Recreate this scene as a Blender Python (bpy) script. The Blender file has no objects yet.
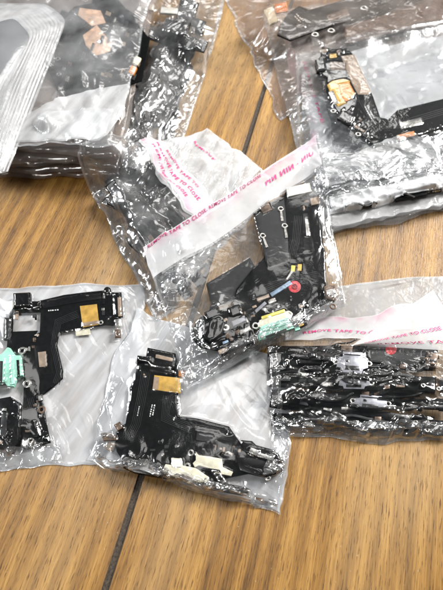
import bpy, bmesh, math, random
import numpy as np
from mathutils import Vector, Matrix
from mathutils.geometry import delaunay_2d_cdt

# ------------------------------------------------------------------ camera, world, light, exposure
sc = bpy.context.scene
COL = sc.collection
MM = 0.001
TILT = math.radians(30.0)
FPX = 540.0
DIST = 0.243
CAM = np.array([0.0, -DIST * math.sin(TILT), DIST * math.cos(TILT)])
FWD = np.array([0.0, math.sin(TILT), -math.cos(TILT)])
UP = np.array([0.0, math.cos(TILT), math.sin(TILT)])
RIGHT = np.array([1.0, 0.0, 0.0])

cam_d = bpy.data.cameras.new('camera')
cam = bpy.data.objects.new('camera', cam_d)
COL.objects.link(cam)
cam.location = CAM
cam.rotation_euler = (TILT, 0, 0)
cam_d.sensor_fit = 'VERTICAL'
cam_d.sensor_height = 36.0
cam_d.lens = FPX / 590.0 * 36.0
cam_d.clip_start = 0.005
cam_d.clip_end = 50
cam_d.dof.use_dof = True
cam_d.dof.focus_distance = 0.216
cam_d.dof.aperture_fstop = 19.0
sc.camera = cam

w = bpy.data.worlds.new('World')
sc.world = w
w.use_nodes = True
bg = w.node_tree.nodes['Background']
bg.inputs[0].default_value = (0.86, 0.93, 1.0, 1)
bg.inputs[1].default_value = 0.05


def area_lamp(name, loc, target, sx, sy, power, col):
    d = bpy.data.lights.new(name, 'AREA')
    d.shape = 'RECTANGLE'
    d.size, d.size_y = sx, sy
    d.energy = power
    d.color = col
    o = bpy.data.objects.new(name, d)
    COL.objects.link(o)
    o.location = loc
    o.rotation_euler = (Vector(target) - Vector(loc)).to_track_quat('-Z', 'Y').to_euler()
    return o


area_lamp('window_light', (0.95, 0.62, 0.80), (0, 0.04, 0), 0.30, 0.46, 38.0, (1.0, 0.985, 0.96))
area_lamp('side_glint_light', (-0.95, 0.42, 0.62), (0, 0.05, 0), 0.24, 0.38, 11.0, (0.96, 0.98, 1.0))  # unseen lamp added on the left for highlights on the crinkles
area_lamp('ceiling_light', (0.10, 0.42, 1.0), (0.02, -0.03, 0), 0.30, 0.30, 0.9, (1.0, 0.985, 0.96))
area_lamp('glint_light', (-0.35, -0.30, 1.15), (0, 0.02, 0), 0.18, 0.18, 3.8, (1.0, 0.98, 0.95))  # added lamp, no known fixture: more glints and some front fill
area_lamp('glint_light', (0.10, 0.95, 0.75), (0, 0.05, 0), 0.50, 0.20, 2.0, (1.0, 0.98, 0.95))  # second added lamp at the far side, also for glints

sc.view_settings.view_transform = 'Standard'
sc.view_settings.look = 'None'
sc.view_settings.exposure = 0.12
sc.view_settings.gamma = 1.0
sc.cycles.use_denoising = True
sc.cycles.use_adaptive_sampling = True
sc.cycles.adaptive_threshold = 0.02
sc.cycles.max_bounces = 10
sc.cycles.transparent_max_bounces = 40
sc.cycles.transmission_bounces = 6
sc.cycles.glossy_bounces = 4
sc.cycles.diffuse_bounces = 3
sc.cycles.sample_clamp_indirect = 6.0
sc.cycles.caustics_reflective = False
sc.cycles.caustics_refractive = False


def P(u, v, h=0.0):
    """the point at height h (metres) seen at pixel (u, v) of the 443 x 590 photograph"""
    d = FWD * FPX + RIGHT * (u - 221.5) + UP * (295.0 - v)
    k = (h - CAM[2]) / d[2]
    return CAM + d * k


# ------------------------------------------------------------------ materials
def new_mat(name):
    m = bpy.data.materials.new(name)
    m.use_nodes = True
    nt = m.node_tree
    nt.nodes.clear()
    out = nt.nodes.new('ShaderNodeOutputMaterial')
    return m, nt, out


def N(nt, t, **kw):
    n = nt.nodes.new(t)
    for k, val in kw.items():
        if k.startswith('in_'):
            key = k[3:]
            n.inputs[int(key) if key.isdigit() else key].default_value = val
        else:
            setattr(n, k, val)
    return n


def mat_pbr(name, col, rough=0.4, metal=0.0, var=0.15, scale=900.0, bump=0.0, coat=0.0, col2=None, spec=0.5):
    m, nt, out = new_mat(name)
    p = N(nt, 'ShaderNodeBsdfPrincipled')
    tc = N(nt, 'ShaderNodeTexCoord')
    no = N(nt, 'ShaderNodeTexNoise')
    no.inputs['Scale'].default_value = scale
    no.inputs['Detail'].default_value = 4
    nt.links.new(tc.outputs['Object'], no.inputs['Vector'])
    mx = N(nt, 'ShaderNodeMix', data_type='RGBA')
    c2 = col2 or tuple(max(0, c * (1 - var * 2)) for c in col)
    mx.inputs[6].default_value = (*c2, 1)
    mx.inputs[7].default_value = (*[min(1, c * (1 + var)) for c in col], 1)
    rm = N(nt, 'ShaderNodeMapRange')
    rm.inputs[1].default_value, rm.inputs[2].default_value = 0.3, 0.7
    nt.links.new(no.outputs[0], rm.inputs[0])
    nt.links.new(rm.outputs[0], mx.inputs[0])
    nt.links.new(mx.outputs[2], p.inputs['Base Color'])
    r2 = N(nt, 'ShaderNodeMapRange')
    r2.inputs[3].default_value, r2.inputs[4].default_value = rough * 0.75, min(1, rough * 1.3)
    nt.links.new(no.outputs[0], r2.inputs[0])
    nt.links.new(r2.outputs[0], p.inputs['Roughness'])
    p.inputs['Metallic'].default_value = metal
    p.inputs['Coat Weight'].default_value = coat
    p.inputs['Specular IOR Level'].default_value = spec
    if bump:
        b = N(nt, 'ShaderNodeBump')
        b.inputs['Strength'].default_value = bump
        b.inputs['Distance'].default_value = 0.0003
        nt.links.new(no.outputs[0], b.inputs['Height'])
        nt.links.new(b.outputs[0], p.inputs['Normal'])
    nt.links.new(p.outputs[0], out.inputs[0])
    return m


def mat_film(name, tint=(0.95, 0.955, 0.96), haze=0.05, rough=0.09, refl=0.10, edge=0.7, hcol=(0.86, 0.87, 0.88),
             hnoise=0.6, hscale=60.0, bump=0.5, bscale=260.0, aniso=None, pink=None):
    m, nt, out = new_mat(name)
    L = nt.links.new
    tc = N(nt, 'ShaderNodeTexCoord')
    mp = N(nt, 'ShaderNodeMapping')
    L(tc.outputs['Object'], mp.inputs[0])
    if aniso:
        mp.inputs['Rotation'].default_value = (0, 0, aniso[0])
        mp2 = N(nt, 'ShaderNodeMapping')
        mp2.inputs['Scale'].default_value = (1, aniso[1], 1)
        L(mp.outputs[0], mp2.inputs[0])
        mp = mp2
    no = N(nt, 'ShaderNodeTexNoise')
    no.inputs['Scale'].default_value = bscale
    no.inputs['Detail'].default_value = 3
    no.inputs['Distortion'].default_value = 0.6
    L(mp.outputs[0], no.inputs['Vector'])
    b = N(nt, 'ShaderNodeBump')
    b.inputs['Strength'].default_value = bump
    b.inputs['Distance'].default_value = 0.0006
    L(no.outputs[0], b.inputs['Height'])
    tr = N(nt, 'ShaderNodeBsdfTransparent')
    tr.inputs[0].default_value = (*tint, 1)
    gl = N(nt, 'ShaderNodeBsdfGlossy')
    gl.inputs['Roughness'].default_value = rough
    gl.inputs[0].default_value = (1, 1, 1, 1)
    L(b.outputs[0], gl.inputs['Normal'])
    gl2 = N(nt, 'ShaderNodeBsdfGlossy')
    gl2.inputs['Roughness'].default_value = min(0.6, rough * 2.3)
    L(b.outputs[0], gl2.inputs['Normal'])
    gm = N(nt, 'ShaderNodeMixShader')
    gm.inputs[0].default_value = 0.42
    L(gl.outputs[0], gm.inputs[1])
    L(gl2.outputs[0], gm.inputs[2])
    lw = N(nt, 'ShaderNodeLayerWeight')
    lw.inputs[0].default_value = 0.5
    L(b.outputs[0], lw.inputs['Normal'])
    pw = N(nt, 'ShaderNodeMath', operation='POWER')
    pw.inputs[1].default_value = 4.0
    L(lw.outputs['Facing'], pw.inputs[0])
    ma = N(nt, 'ShaderNodeMath', operation='MULTIPLY_ADD')
    ma.inputs[1].default_value = edge
    ma.inputs[2].default_value = refl
    L(pw.outputs[0], ma.inputs[0])
    # haze of the plastic itself
    df = N(nt, 'ShaderNodeBsdfDiffuse')
    df.inputs[0].default_value = (*hcol, 1)
    tl = N(nt, 'ShaderNodeBsdfTranslucent')
    tl.inputs[0].default_value = (*hcol, 1)
    md = N(nt, 'ShaderNodeMixShader')
    md.inputs[0].default_value = 0.2
    L(df.outputs[0], md.inputs[1])
    L(tl.outputs[0], md.inputs[2])
    n2 = N(nt, 'ShaderNodeTexNoise')
    n2.inputs['Scale'].default_value = hscale
    n2.inputs['Detail'].default_value = 5
    L(mp.outputs[0], n2.inputs['Vector'])
    hr = N(nt, 'ShaderNodeMapRange')
    hr.inputs[1].default_value, hr.inputs[2].default_value = 0.3, 0.7
    hr.inputs[3].default_value = haze * (1 - hnoise)
    hr.inputs[4].default_value = min(0.98, haze * (1 + hnoise))
    L(n2.outputs[0], hr.inputs[0])
    m1 = N(nt, 'ShaderNodeMixShader')
    L(hr.outputs[0], m1.inputs[0])
    L(tr.outputs[0], m1.inputs[1])
    L(md.outputs[0], m1.inputs[2])
    if pink:
        # smeared pink printing seen through the layers, a band along the strip
        uv = N(nt, 'ShaderNodeUVMap')
        sx = N(nt, 'ShaderNodeSeparateXYZ')
        L(uv.outputs[0], sx.inputs[0])
        band = N(nt, 'ShaderNodeValToRGB')
        els = band.color_ramp.elements
        els[0].position, els[1].position = pink[0] - 0.1, pink[0]
        els[0].color, els[1].color = (0, 0, 0, 1), (1, 1, 1, 1)
        e = els.new(min(0.99, pink[1])); e.color = (0, 0, 0, 1)
        L(sx.outputs[1], band.inputs[0])
        n3 = N(nt, 'ShaderNodeTexNoise')
        n3.inputs['Scale'].default_value = 140.0
        n3.inputs['Detail'].default_value = 2
        L(tc.outputs['Object'], n3.inputs['Vector'])
        r3 = N(nt, 'ShaderNodeMapRange')
        r3.inputs[1].default_value, r3.inputs[2].default_value = 0.35, 0.7
        L(n3.outputs[0], r3.inputs[0])
        mm = N(nt, 'ShaderNodeMath', operation='MULTIPLY')
        L(band.outputs[0], mm.inputs[0])
        L(r3.outputs[0], mm.inputs[1])
        m2_ = N(nt, 'ShaderNodeMath', operation='MULTIPLY')
        m2_.inputs[1].default_value = pink[2]
        L(mm.outputs[0], m2_.inputs[0])
        cm = N(nt, 'ShaderNodeMix', data_type='RGBA')
        cm.inputs[6].default_value = (*hcol, 1)
        cm.inputs[7].default_value = (0.85, 0.05, 0.33, 1)
        L(m2_.outputs[0], cm.inputs[0])
        L(cm.outputs[2], df.inputs[0])
        L(cm.outputs[2], tl.inputs[0])
        cm2 = N(nt, 'ShaderNodeMix', data_type='RGBA')
        cm2.inputs[6].default_value = (*tint, 1)
        cm2.inputs[7].default_value = (0.9, 0.3, 0.55, 1)
        L(m2_.outputs[0], cm2.inputs[0])
        L(cm2.outputs[2], tr.inputs[0])
    m3 = N(nt, 'ShaderNodeMixShader')
    L(ma.outputs[0], m3.inputs[0])
    L(m1.outputs[0], m3.inputs[1])
    L(gm.outputs[0], m3.inputs[2])
    L(m3.outputs[0], out.inputs[0])
    return m


M = {}
M['black'] = mat_pbr('black_flex_film', (0.0032, 0.0036, 0.0038), 0.45, 0, 0.3, 700, 0.15, 0.0, spec=0.04)
M['black_glossy'] = mat_pbr('black_moulded_plastic', (0.004, 0.004, 0.0044), 0.24, 0, 0.3, 900, 0.1, spec=0.25)
M['charcoal'] = mat_pbr('charcoal_film', (0.011, 0.011, 0.0115), 0.4, 0, 0.3, 500, 0.1)
M['gold'] = mat_pbr('amber_polyimide', (0.68, 0.41, 0.09), 0.34, 0.35, 0.2, 300, 0.05)
M['orange'] = mat_pbr('orange_polyimide', (0.72, 0.25, 0.05), 0.35, 0.1, 0.12, 300)
M['copper'] = mat_pbr('copper_pad', (0.80, 0.50, 0.32), 0.35, 0.3, 0.2, 300)
M['tan'] = mat_pbr('tan_stiffener', (0.36, 0.27, 0.20), 0.4, 0.3, 0.15, 500)
M['brown'] = mat_pbr('bronze_part', (0.16, 0.11, 0.08), 0.35, 0.5, 0.3, 600)
M['silver'] = mat_pbr('steel', (0.72, 0.70, 0.66), 0.25, 0.9, 0.15, 700)
M['white'] = mat_pbr('white_plastic', (0.78, 0.76, 0.70), 0.45, 0, 0.06, 300)
M['cream'] = mat_pbr('cream_bracket', (0.72, 0.68, 0.52), 0.4, 0.1, 0.12, 400)
M['lavender'] = mat_pbr('lavender_grey_metal', (0.27, 0.27, 0.30), 0.34, 0.45, 0.15, 400)
M['mint'] = mat_pbr('mint_green_plastic', (0.34, 0.68, 0.54), 0.35, 0, 0.1, 250)
M['yellow'] = mat_pbr('yellow_pad', (0.70, 0.60, 0.12), 0.4, 0.1, 0.12, 300)
M['red'] = mat_pbr('red_sticker', (0.65, 0.05, 0.06), 0.45, 0, 0.35, 900)
M['print_white'] = mat_pbr('white_print', (0.75, 0.75, 0.73), 0.6, 0, 0.05)
M['pink_ink'] = mat_pbr('pink_ink', (0.80, 0.012, 0.22), 0.5, 0, 0.15, 1200)
M['dark_pink_ink'] = mat_pbr('dark_pink_ink', (0.42, 0.010, 0.12), 0.5, 0, 0.3, 1200)
M['dark_red'] = mat_pbr('dark_red_print', (0.22, 0.02, 0.03), 0.5, 0, 0.4, 900)
M['blue_grey'] = mat_pbr('blue_grey_reflection_and_part', (0.30, 0.40, 0.52), 0.25, 0.4, 0.2, 400)  # tone of the bluish film reflection, reused on one component

M['film'] = mat_film('clear_film', haze=0.002, refl=0.085, rough=0.095, bump=0.15)
M['film_back'] = mat_film('clear_film_back', haze=0.05, refl=0.05, edge=0.3, rough=0.2)
M['film_crisp'] = mat_film('crisp_clear_film', haze=0.006, refl=0.12, rough=0.095, edge=0.8, bump=0.2, bscale=420)
M['film_silver'] = mat_film('silvery_film', haze=0.28, refl=0.19, rough=0.10, edge=0.8, hnoise=0.8, hscale=90, bump=0.3, aniso=(0.3, 5.0))
M['film_hazy'] = mat_film('hazy_film', haze=0.18, refl=0.12, rough=0.14, hnoise=0.6, bump=0.3)
M['film_wood_cast'] = mat_film('wood_cast_film', tint=(0.86, 0.80, 0.76), haze=0.16, refl=0.09, hcol=(0.58, 0.50, 0.45), rough=0.14, bump=0.3)  # brown of reflected wood and dark contents put into clear film
M['film_swirl'] = mat_film('swirled_hazy_film', haze=0.15, refl=0.14, rough=0.13, hnoise=0.9, hscale=45, bump=0.3)
M['film_rim'] = mat_film('gathered_film', haze=0.07, refl=0.18, rough=0.075, edge=0.8, hnoise=0.8, hscale=120, bump=0.3)
M['frost_light'] = mat_film('lightly_frosted_film', haze=0.36, refl=0.11, rough=0.15, hnoise=0.5, hscale=40, hcol=(0.80, 0.81, 0.82))
M['film_half'] = mat_film('crinkled_layered_film', haze=0.09, refl=0.13, rough=0.10, edge=0.8, hnoise=0.8, hscale=80, bump=0.25)
M['fan'] = mat_film('stacked_mouth_film', haze=0.17, refl=0.12, rough=0.16, hnoise=0.5, hscale=25, bump=0.3, hcol=(0.58, 0.59, 0.60))
M['frost'] = mat_film('frosted_film', haze=0.50, refl=0.10, rough=0.16, hnoise=0.5, hscale=26, aniso=(-1.1, 6.0), hcol=(0.80, 0.81, 0.82))
M['frost_wrinkle_sheen'] = mat_film('frosted_film_wrinkle_sheen', haze=0.74, refl=0.12, rough=0.12, hnoise=0.32, hscale=38, aniso=(-1.05, 5.0), bump=0.4, bscale=70, hcol=(0.84, 0.85, 0.87))  # frosted haze, with pale streaks painted for light along the wrinkles
M['frost_dense'] = mat_film('dense_frosted_film', haze=0.62, refl=0.10, rough=0.18, hnoise=0.3, hscale=40, bump=0.3, hcol=(0.80, 0.81, 0.82))
M['strip'] = mat_film('milky_strip', haze=0.62, refl=0.08, rough=0.18, hnoise=0.15, hscale=80, bump=0.2, hcol=(0.82, 0.82, 0.83))
M['strip_pink'] = mat_film('milky_strip_with_pink_print', haze=0.58, refl=0.08, rough=0.18, hnoise=0.15, hscale=80, bump=0.2, pink=(0.06, 0.42, 0.5), hcol=(0.82, 0.82, 0.83))
M['seam'] = mat_film('sealed_seam', haze=0.20, refl=0.10, rough=0.12, hnoise=0.6, hscale=200)
M['lip'] = mat_film('folded_lip_film', haze=0.5, refl=0.2, rough=0.15, hnoise=0.3, hscale=200, hcol=(0.76, 0.76, 0.77))


def mat_wood():
    m, nt, out = new_mat('oak_floor')
    L = nt.links.new
    p = N(nt, 'ShaderNodeBsdfPrincipled')
    tc = N(nt, 'ShaderNodeTexCoord')
    # object X runs along the grain
    sep = N(nt, 'ShaderNodeSeparateXYZ')
    L(tc.outputs['Object'], sep.inputs[0])

    def mapped(sx, sy, loc=(0, 0, 0)):
        mp = N(nt, 'ShaderNodeMapping')
        mp.inputs['Scale'].default_value = (sx, sy, 1)
        mp.inputs['Location'].default_value = loc
        L(tc.outputs['Object'], mp.inputs[0])
        return mp

    def noise(mp, scale, det=5, rough=0.6, dist=0.0):
        n = N(nt, 'ShaderNodeTexNoise')
        n.inputs['Scale'].default_value = scale
        n.inputs['Detail'].default_value = det
        n.inputs['Roughness'].default_value = rough
        n.inputs['Distortion'].default_value = dist
        L(mp.outputs[0], n.inputs['Vector'])
        return n

    broad = noise(mapped(1.4, 9), 4.0, 5, 0.6, 1.4)       # broad bands of tone along the plank
    mid = noise(mapped(4, 80), 4.0, 5, 0.62, 0.9)            # growth rings
    fine = noise(mapped(7, 250), 5.0, 5, 0.78, 0.25)          # fine fibres
    pore = noise(mapped(34, 400), 5.0, 3, 0.6, 0.15)         # short dark pores
    ring = N(nt, 'ShaderNodeTexWave', wave_type='BANDS', bands_direction='Y')
    ring.inputs['Scale'].default_value = 8.0
    ring.inputs['Distortion'].default_value = 9.0
    ring.inputs['Detail'].default_value = 3
    ring.inputs['Detail Scale'].default_value = 0.6
    mpr = mapped(0.9, 5)
    L(mpr.outputs[0], ring.inputs['Vector'])

    cr = N(nt, 'ShaderNodeValToRGB')
    cr.color_ramp.elements[0].position = 0.345
    cr.color_ramp.elements[0].color = (0.060, 0.025, 0.004, 1)
    cr.color_ramp.elements[1].position = 0.655
    cr.color_ramp.elements[1].color = (0.49, 0.275, 0.068, 1)
    e = cr.color_ramp.elements.new(0.49)
    e.color = (0.24, 0.117, 0.023, 1)

    def mix(a, b, f):
        n = N(nt, 'ShaderNodeMix', data_type='FLOAT')
        n.inputs[0].default_value = f
        L(a, n.inputs[2]); L(b, n.inputs[3])
        return n.outputs[0]
    t = mix(broad.outputs[0], mid.outputs[0], 0.24)
    t = mix(t, ring.outputs['Fac'], 0.14)
    t = mix(t, fine.outputs[0], 0.44)
    L(t, cr.inputs[0])
    pale = noise(mapped(1.2, 5, (3.1, 1.7, 0)), 4.0, 3, 0.5, 0.4)
    plr = N(nt, 'ShaderNodeMapRange')
    plr.inputs[1].default_value, plr.inputs[2].default_value = 0.42, 0.66
    plr.inputs[4].default_value = 0.9
    L(pale.outputs[0], plr.inputs[0])
    pm = N(nt, 'ShaderNodeMix', data_type='RGBA')
    pmul = N(nt, 'ShaderNodeMix', data_type='RGBA', blend_type='MIX')
    pmul.inputs[0].default_value = 0.55
    pmul.inputs[7].default_value = (0.46, 0.31, 0.15, 1)
    L(cr.outputs[0], pmul.inputs[6])
    L(plr.outputs[0], pm.inputs[0])
    L(cr.outputs[0], pm.inputs[6])
    L(pmul.outputs[2], pm.inputs[7])
    # pores
    pr = N(nt, 'ShaderNodeMapRange')
    pr.inputs[1].default_value, pr.inputs[2].default_value = 0.56, 0.66
    L(pore.outputs[0], pr.inputs[0])
    dk = N(nt, 'ShaderNodeMix', data_type='RGBA', blend_type='MULTIPLY')
    dk.inputs[7].default_value = (0.34, 0.28, 0.22, 1)
    L(pr.outputs[0], dk.inputs[0])
    L(pm.outputs[2], dk.inputs[6])
    dust = N(nt, 'ShaderNodeTexNoise')
    dust.inputs['Scale'].default_value = 700.0
    dust.inputs['Detail'].default_value = 1
    L(tc.outputs['Object'], dust.inputs['Vector'])
    dr = N(nt, 'ShaderNodeMapRange')
    dr.inputs[1].default_value, dr.inputs[2].default_value = 0.735, 0.80
    dr.inputs[4].default_value = 0.35
    L(dust.outputs[0], dr.inputs[0])
    dm = N(nt, 'ShaderNodeMix', data_type='RGBA')
    dm.inputs[7].default_value = (0.55, 0.47, 0.36, 1)
    L(dr.outputs[0], dm.inputs[0])
    L(dk.outputs[2], dm.inputs[6])
    L(dm.outputs[2], p.inputs['Base Color'])
    rr = N(nt, 'ShaderNodeMapRange')
    rr.inputs[3].default_value, rr.inputs[4].default_value = 0.30, 0.52
    L(fine.outputs[0], rr.inputs[0])
    L(rr.outputs[0], p.inputs['Roughness'])
    p.inputs['Specular IOR Level'].default_value = 0.4
    hm = mix(fine.outputs[0], pore.outputs[0], 0.55)
    b = N(nt, 'ShaderNodeBump')
    b.inputs['Strength'].default_value = 0.75
    b.inputs['Distance'].default_value = 0.0007
    L(hm, b.inputs['Height'])
    L(b.outputs[0], p.inputs['Normal'])
    L(p.outputs[0], out.inputs[0])
    return m


M['wood'] = mat_wood()
M['groove'] = mat_pbr('dirty_groove', (0.055, 0.042, 0.03), 0.8, 0, 0.9, 1500, 0.5, col2=(0.02, 0.014, 0.01))

# ------------------------------------------------------------------ heightmap of what has been laid down so far
HX0, HX1, HY0, HY1, HR = -0.22, 0.24, -0.20, 0.42, 0.0004
HNX, HNY = int((HX1 - HX0) / HR), int((HY1 - HY0) / HR)
HM = np.zeros((HNY, HNX))


def raster_tri(A, tri, mode_max=True):
    """write a triangle ((x, y, z) in grid units) into array A"""
    (x0, y0, z0), (x1, y1, z1), (x2, y2, z2) = tri
    det = (y1 - y2) * (x0 - x2) + (x2 - x1) * (y0 - y2)
    if abs(det) < 1e-9:
        return
    ny, nx = A.shape
    ax, bx = max(0, int(math.floor(min(x0, x1, x2)))), min(nx - 1, int(math.ceil(max(x0, x1, x2))))
    ay, by = max(0, int(math.floor(min(y0, y1, y2)))), min(ny - 1, int(math.ceil(max(y0, y1, y2))))
    if ax > bx or ay > by:
        return
    gx = np.arange(ax, bx + 1)[None, :]
    gy = np.arange(ay, by + 1)[:, None]
    l0 = ((y1 - y2) * (gx - x2) + (x2 - x1) * (gy - y2)) / det
    l1 = ((y2 - y0) * (gx - x2) + (x0 - x2) * (gy - y2)) / det
    l2 = 1 - l0 - l1
    ins = (l0 >= -1e-6) & (l1 >= -1e-6) & (l2 >= -1e-6)
    z = l0 * z0 + l1 * z1 + l2 * z2
    S = A[ay:by + 1, ax:bx + 1]
    if mode_max:
        S[ins] = np.maximum(S[ins], z[ins])
    else:
        S[ins] = z[ins]


def hm_add_mesh(verts, tris):
    q = np.asarray(verts, float).copy()
    q[:, 0] = (q[:, 0] - HX0) / HR
    q[:, 1] = (q[:, 1] - HY0) / HR
    for t in tris:
        raster_tri(HM, (q[t[0]], q[t[1]], q[t[2]]))


def hm_sample(X, Y):
    ix = np.clip(((X - HX0) / HR).round().astype(int), 0, HNX - 1)
    iy = np.clip(((Y - HY0) / HR).round().astype(int), 0, HNY - 1)
    return HM[iy, ix]


def hm_at(x, y, r=0):
    ix = int(round((x - HX0) / HR)); iy = int(round((y - HY0) / HR))
    return float(HM[max(0, iy - r):iy + r + 1, max(0, ix - r):ix + r + 1].max())


def hm_add_grid(X, Y, Z):
    global HM
    ix = ((X - HX0) / HR).round().astype(int)
    iy = ((Y - HY0) / HR).round().astype(int)
    for dx, dy in ((0, 0), (1, 0), (0, 1), (1, 1)):
        a, b = ix + dx, iy + dy
        ok = (a >= 0) & (a < HNX) & (b >= 0) & (b < HNY)
        np.maximum.at(HM, (b[ok], a[ok]), Z[ok])


def blur(A, r):
    """box blur twice, edges held"""
    if r < 1:
        return A
    for _ in range(2):
        for ax in (0, 1):
            B = np.pad(A, [(r + 1, r) if a == ax else (0, 0) for a in (0, 1)], mode='edge')
            c = np.cumsum(B, axis=ax)
            n = A.shape[ax]
            A = (np.take(c, range(2 * r + 1, 2 * r + 1 + n), ax) - np.take(c, range(0, n), ax)) / (2 * r + 1)
    return A


def maxf(A, r):
    for ax in (0, 1):
        B = np.pad(A, [(r, r) if a == ax else (0, 0) for a in (0, 1)], mode='edge')
        n = A.shape[ax]
        A = np.max(np.stack([np.take(B, range(k, k + n), ax) for k in range(2 * r + 1)]), 0)
    return A


def facets(ny, nx, cell, scale, amp, seed, aniso=1.0, ang=0.0, soft=1):
    """crumpled-plastic relief: heights on a random triangulation (sharp folds between flat facets)"""
    rng = random.Random(seed)
    W, H = nx * cell, ny * cell
    ca, sa = math.cos(ang), math.sin(ang)
    pts, hs = [], []
    R = math.hypot(W, H) / 2 + scale * aniso * 1.5
    sx, sy = scale * aniso, scale
    a0 = -R
    y = -R
    while y < R:
        x = -R
        while x < R:
            px, py = x + rng.uniform(-.48, .48) * sx, y + rng.uniform(-.48, .48) * sy
            wx, wy = ca * px - sa * py + W / 2, sa * px + ca * py + H / 2
            if -2.2 * max(sx, sy) < wx < W + 2.2 * max(sx, sy) and -2.2 * max(sx, sy) < wy < H + 2.2 * max(sx, sy):
                pts.append(Vector((px / aniso, py)))
                hs.append((wx / cell, wy / cell, rng.gauss(0, 1) * amp))
            x += sx
        y += sy
    r = delaunay_2d_cdt(pts, [], [], 0, 1e-9)
    A = np.zeros((ny, nx))
    orig = [o[0] if o else 0 for o in r[3]]
    for f in r[2]:
        raster_tri(A, tuple(hs[orig[i]] for i in f[:3]), False)
    return blur(A, soft) if soft else A


def vnoise(ny, nx, n, seed):
    """smooth value noise about n blobs across"""
    rng = np.random.default_rng(seed)
    k = max(3, int(n) + 3)
    G = rng.normal(0, 1, (k, k))
    ys, xs = np.linspace(0.5, k - 2.5, ny), np.linspace(0.5, k - 2.5, nx)
    yi, xi = ys.astype(int), xs.astype(int)
    fy, fx = ys - yi, xs - xi
    fy, fx = fy * fy * (3 - 2 * fy), fx * fx * (3 - 2 * fx)
    a = G[yi][:, xi]; b = G[yi][:, xi + 1]; c = G[yi + 1][:, xi]; d = G[yi + 1][:, xi + 1]
    return (a * (1 - fx) + b * fx) * (1 - fy)[:, None] + (c * (1 - fx) + d * fx) * fy[:, None]


# ------------------------------------------------------------------ object helpers
def link(name, me, parent=None, mat=None):
    o = bpy.data.objects.new(name, me)
    COL.objects.link(o)
    if parent is not None:
        o.parent = parent
    if mat is not None:
        me.materials.append(mat)
    return o


def thing(name, label, cat, loc, group=None):
    o = bpy.data.objects.new(name, None)
    o.empty_display_size = 0.01
    COL.objects.link(o)
    o.location = loc
    o['label'] = label
    o['category'] = cat
    if group:
        o['group'] = group
    return o


def grid_mesh(name, X, Y, Z, mat, parent, uv=None):
    ny, nx = X.shape
    off = np.array(parent.location) if parent is not None else np.zeros(3)
    co = np.stack([X, Y, Z], -1).reshape(-1, 3) - off
    idx = np.arange(ny * nx).reshape(ny, nx)
    q = np.stack([idx[:-1, :-1], idx[:-1, 1:], idx[1:, 1:], idx[1:, :-1]], -1).reshape(-1, 4)
    # faces up
    a, b, c = co[q[0][0]], co[q[0][1]], co[q[0][2]]
    if np.cross(b - a, c - a)[2] < 0:
        q = q[:, ::-1]
    me = bpy.data.meshes.new(name)
    me.vertices.add(len(co)); me.vertices.foreach_set('co', co.ravel())
    me.loops.add(q.size); me.loops.foreach_set('vertex_index', q.ravel().astype(np.int32))
    me.polygons.add(len(q)); me.polygons.foreach_set('loop_start', np.arange(0, q.size, 4, dtype=np.int32))
    me.polygons.foreach_set('use_smooth', np.ones(len(q), bool))
    me.update(calc_edges=True)
    if uv is not None:
        ul = me.uv_layers.new(name='UVMap')
        U = uv.reshape(-1, 2)[q.ravel()]
        ul.data.foreach_set('uv', U.ravel().astype(np.float32))
    me.validate()
    return link(name, me, parent, mat)


def tri_list(bm):
    return [[l.vert.index for l in t] for t in bm.calc_loop_triangles()]


def solid(name, pts, h, thick, mat, parent, bevel=0.0, sub=0.0, zf=None, hm=True):
    """a slab whose outline is a list of (x, y) world points; sub > 0 cuts it so it can bend by zf"""
    bm = bmesh.new()
    vs = [bm.verts.new((p[0], p[1], 0)) for p in pts]
    f = bm.faces.new(vs)
    f.normal_update()
    if f.normal.z < 0:
        f.normal_flip()
    if sub:
        xs = [p[0] for p in pts]; ys = [p[1] for p in pts]
        for ax, lo, hi in ((0, min(xs), max(xs)), (1, min(ys), max(ys))):
            k = lo + sub
            while k < hi:
                co = (k, 0, 0) if ax == 0 else (0, k, 0)
                no = (1, 0, 0) if ax == 0 else (0, 1, 0)
                bmesh.ops.bisect_plane(bm, geom=bm.verts[:] + bm.edges[:] + bm.faces[:], plane_co=co, plane_no=no)
                k += sub
    low = bm.faces[:]
    ex = bmesh.ops.extrude_face_region(bm, geom=low, use_keep_orig=True)
    topv = [g for g in ex['geom'] if isinstance(g, bmesh.types.BMVert)]
    for v_ in topv:
        v_.co.z += thick
    topf = [g for g in ex['geom'] if isinstance(g, bmesh.types.BMFace)]
    bmesh.ops.recalc_face_normals(bm, faces=bm.faces[:])
    if bevel:
        tf = set(topf)
        ed = [e for e in bm.edges if len(e.link_faces) == 2 and sum(ff in tf for ff in e.link_faces) == 1]
        try:
            bmesh.ops.bevel(bm, geom=ed, offset=bevel, segments=2, profile=0.6, affect='EDGES', clamp_overlap=True)
        except Exception:
            pass
    for v_ in bm.verts:
        v_.co.z += h + (zf(v_.co.x, v_.co.y) if zf else 0.0)
    bm.verts.index_update()
    if hm:
        hm_add_mesh([v_.co[:] for v_ in bm.verts], tri_list(bm))
    off = parent.location if parent is not None else Vector()
    root = parent
    while root is not None and root.parent is not None:
        root = root.parent
        off = off + root.location
    for v_ in bm.verts:
        v_.co -= off
    me = bpy.data.meshes.new(name)
    bm.to_mesh(me); bm.free()
    for p_ in me.polygons:
        p_.use_smooth = True
    me.set_sharp_from_angle(angle=math.radians(35))
    return link(name, me, parent, mat)


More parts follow.
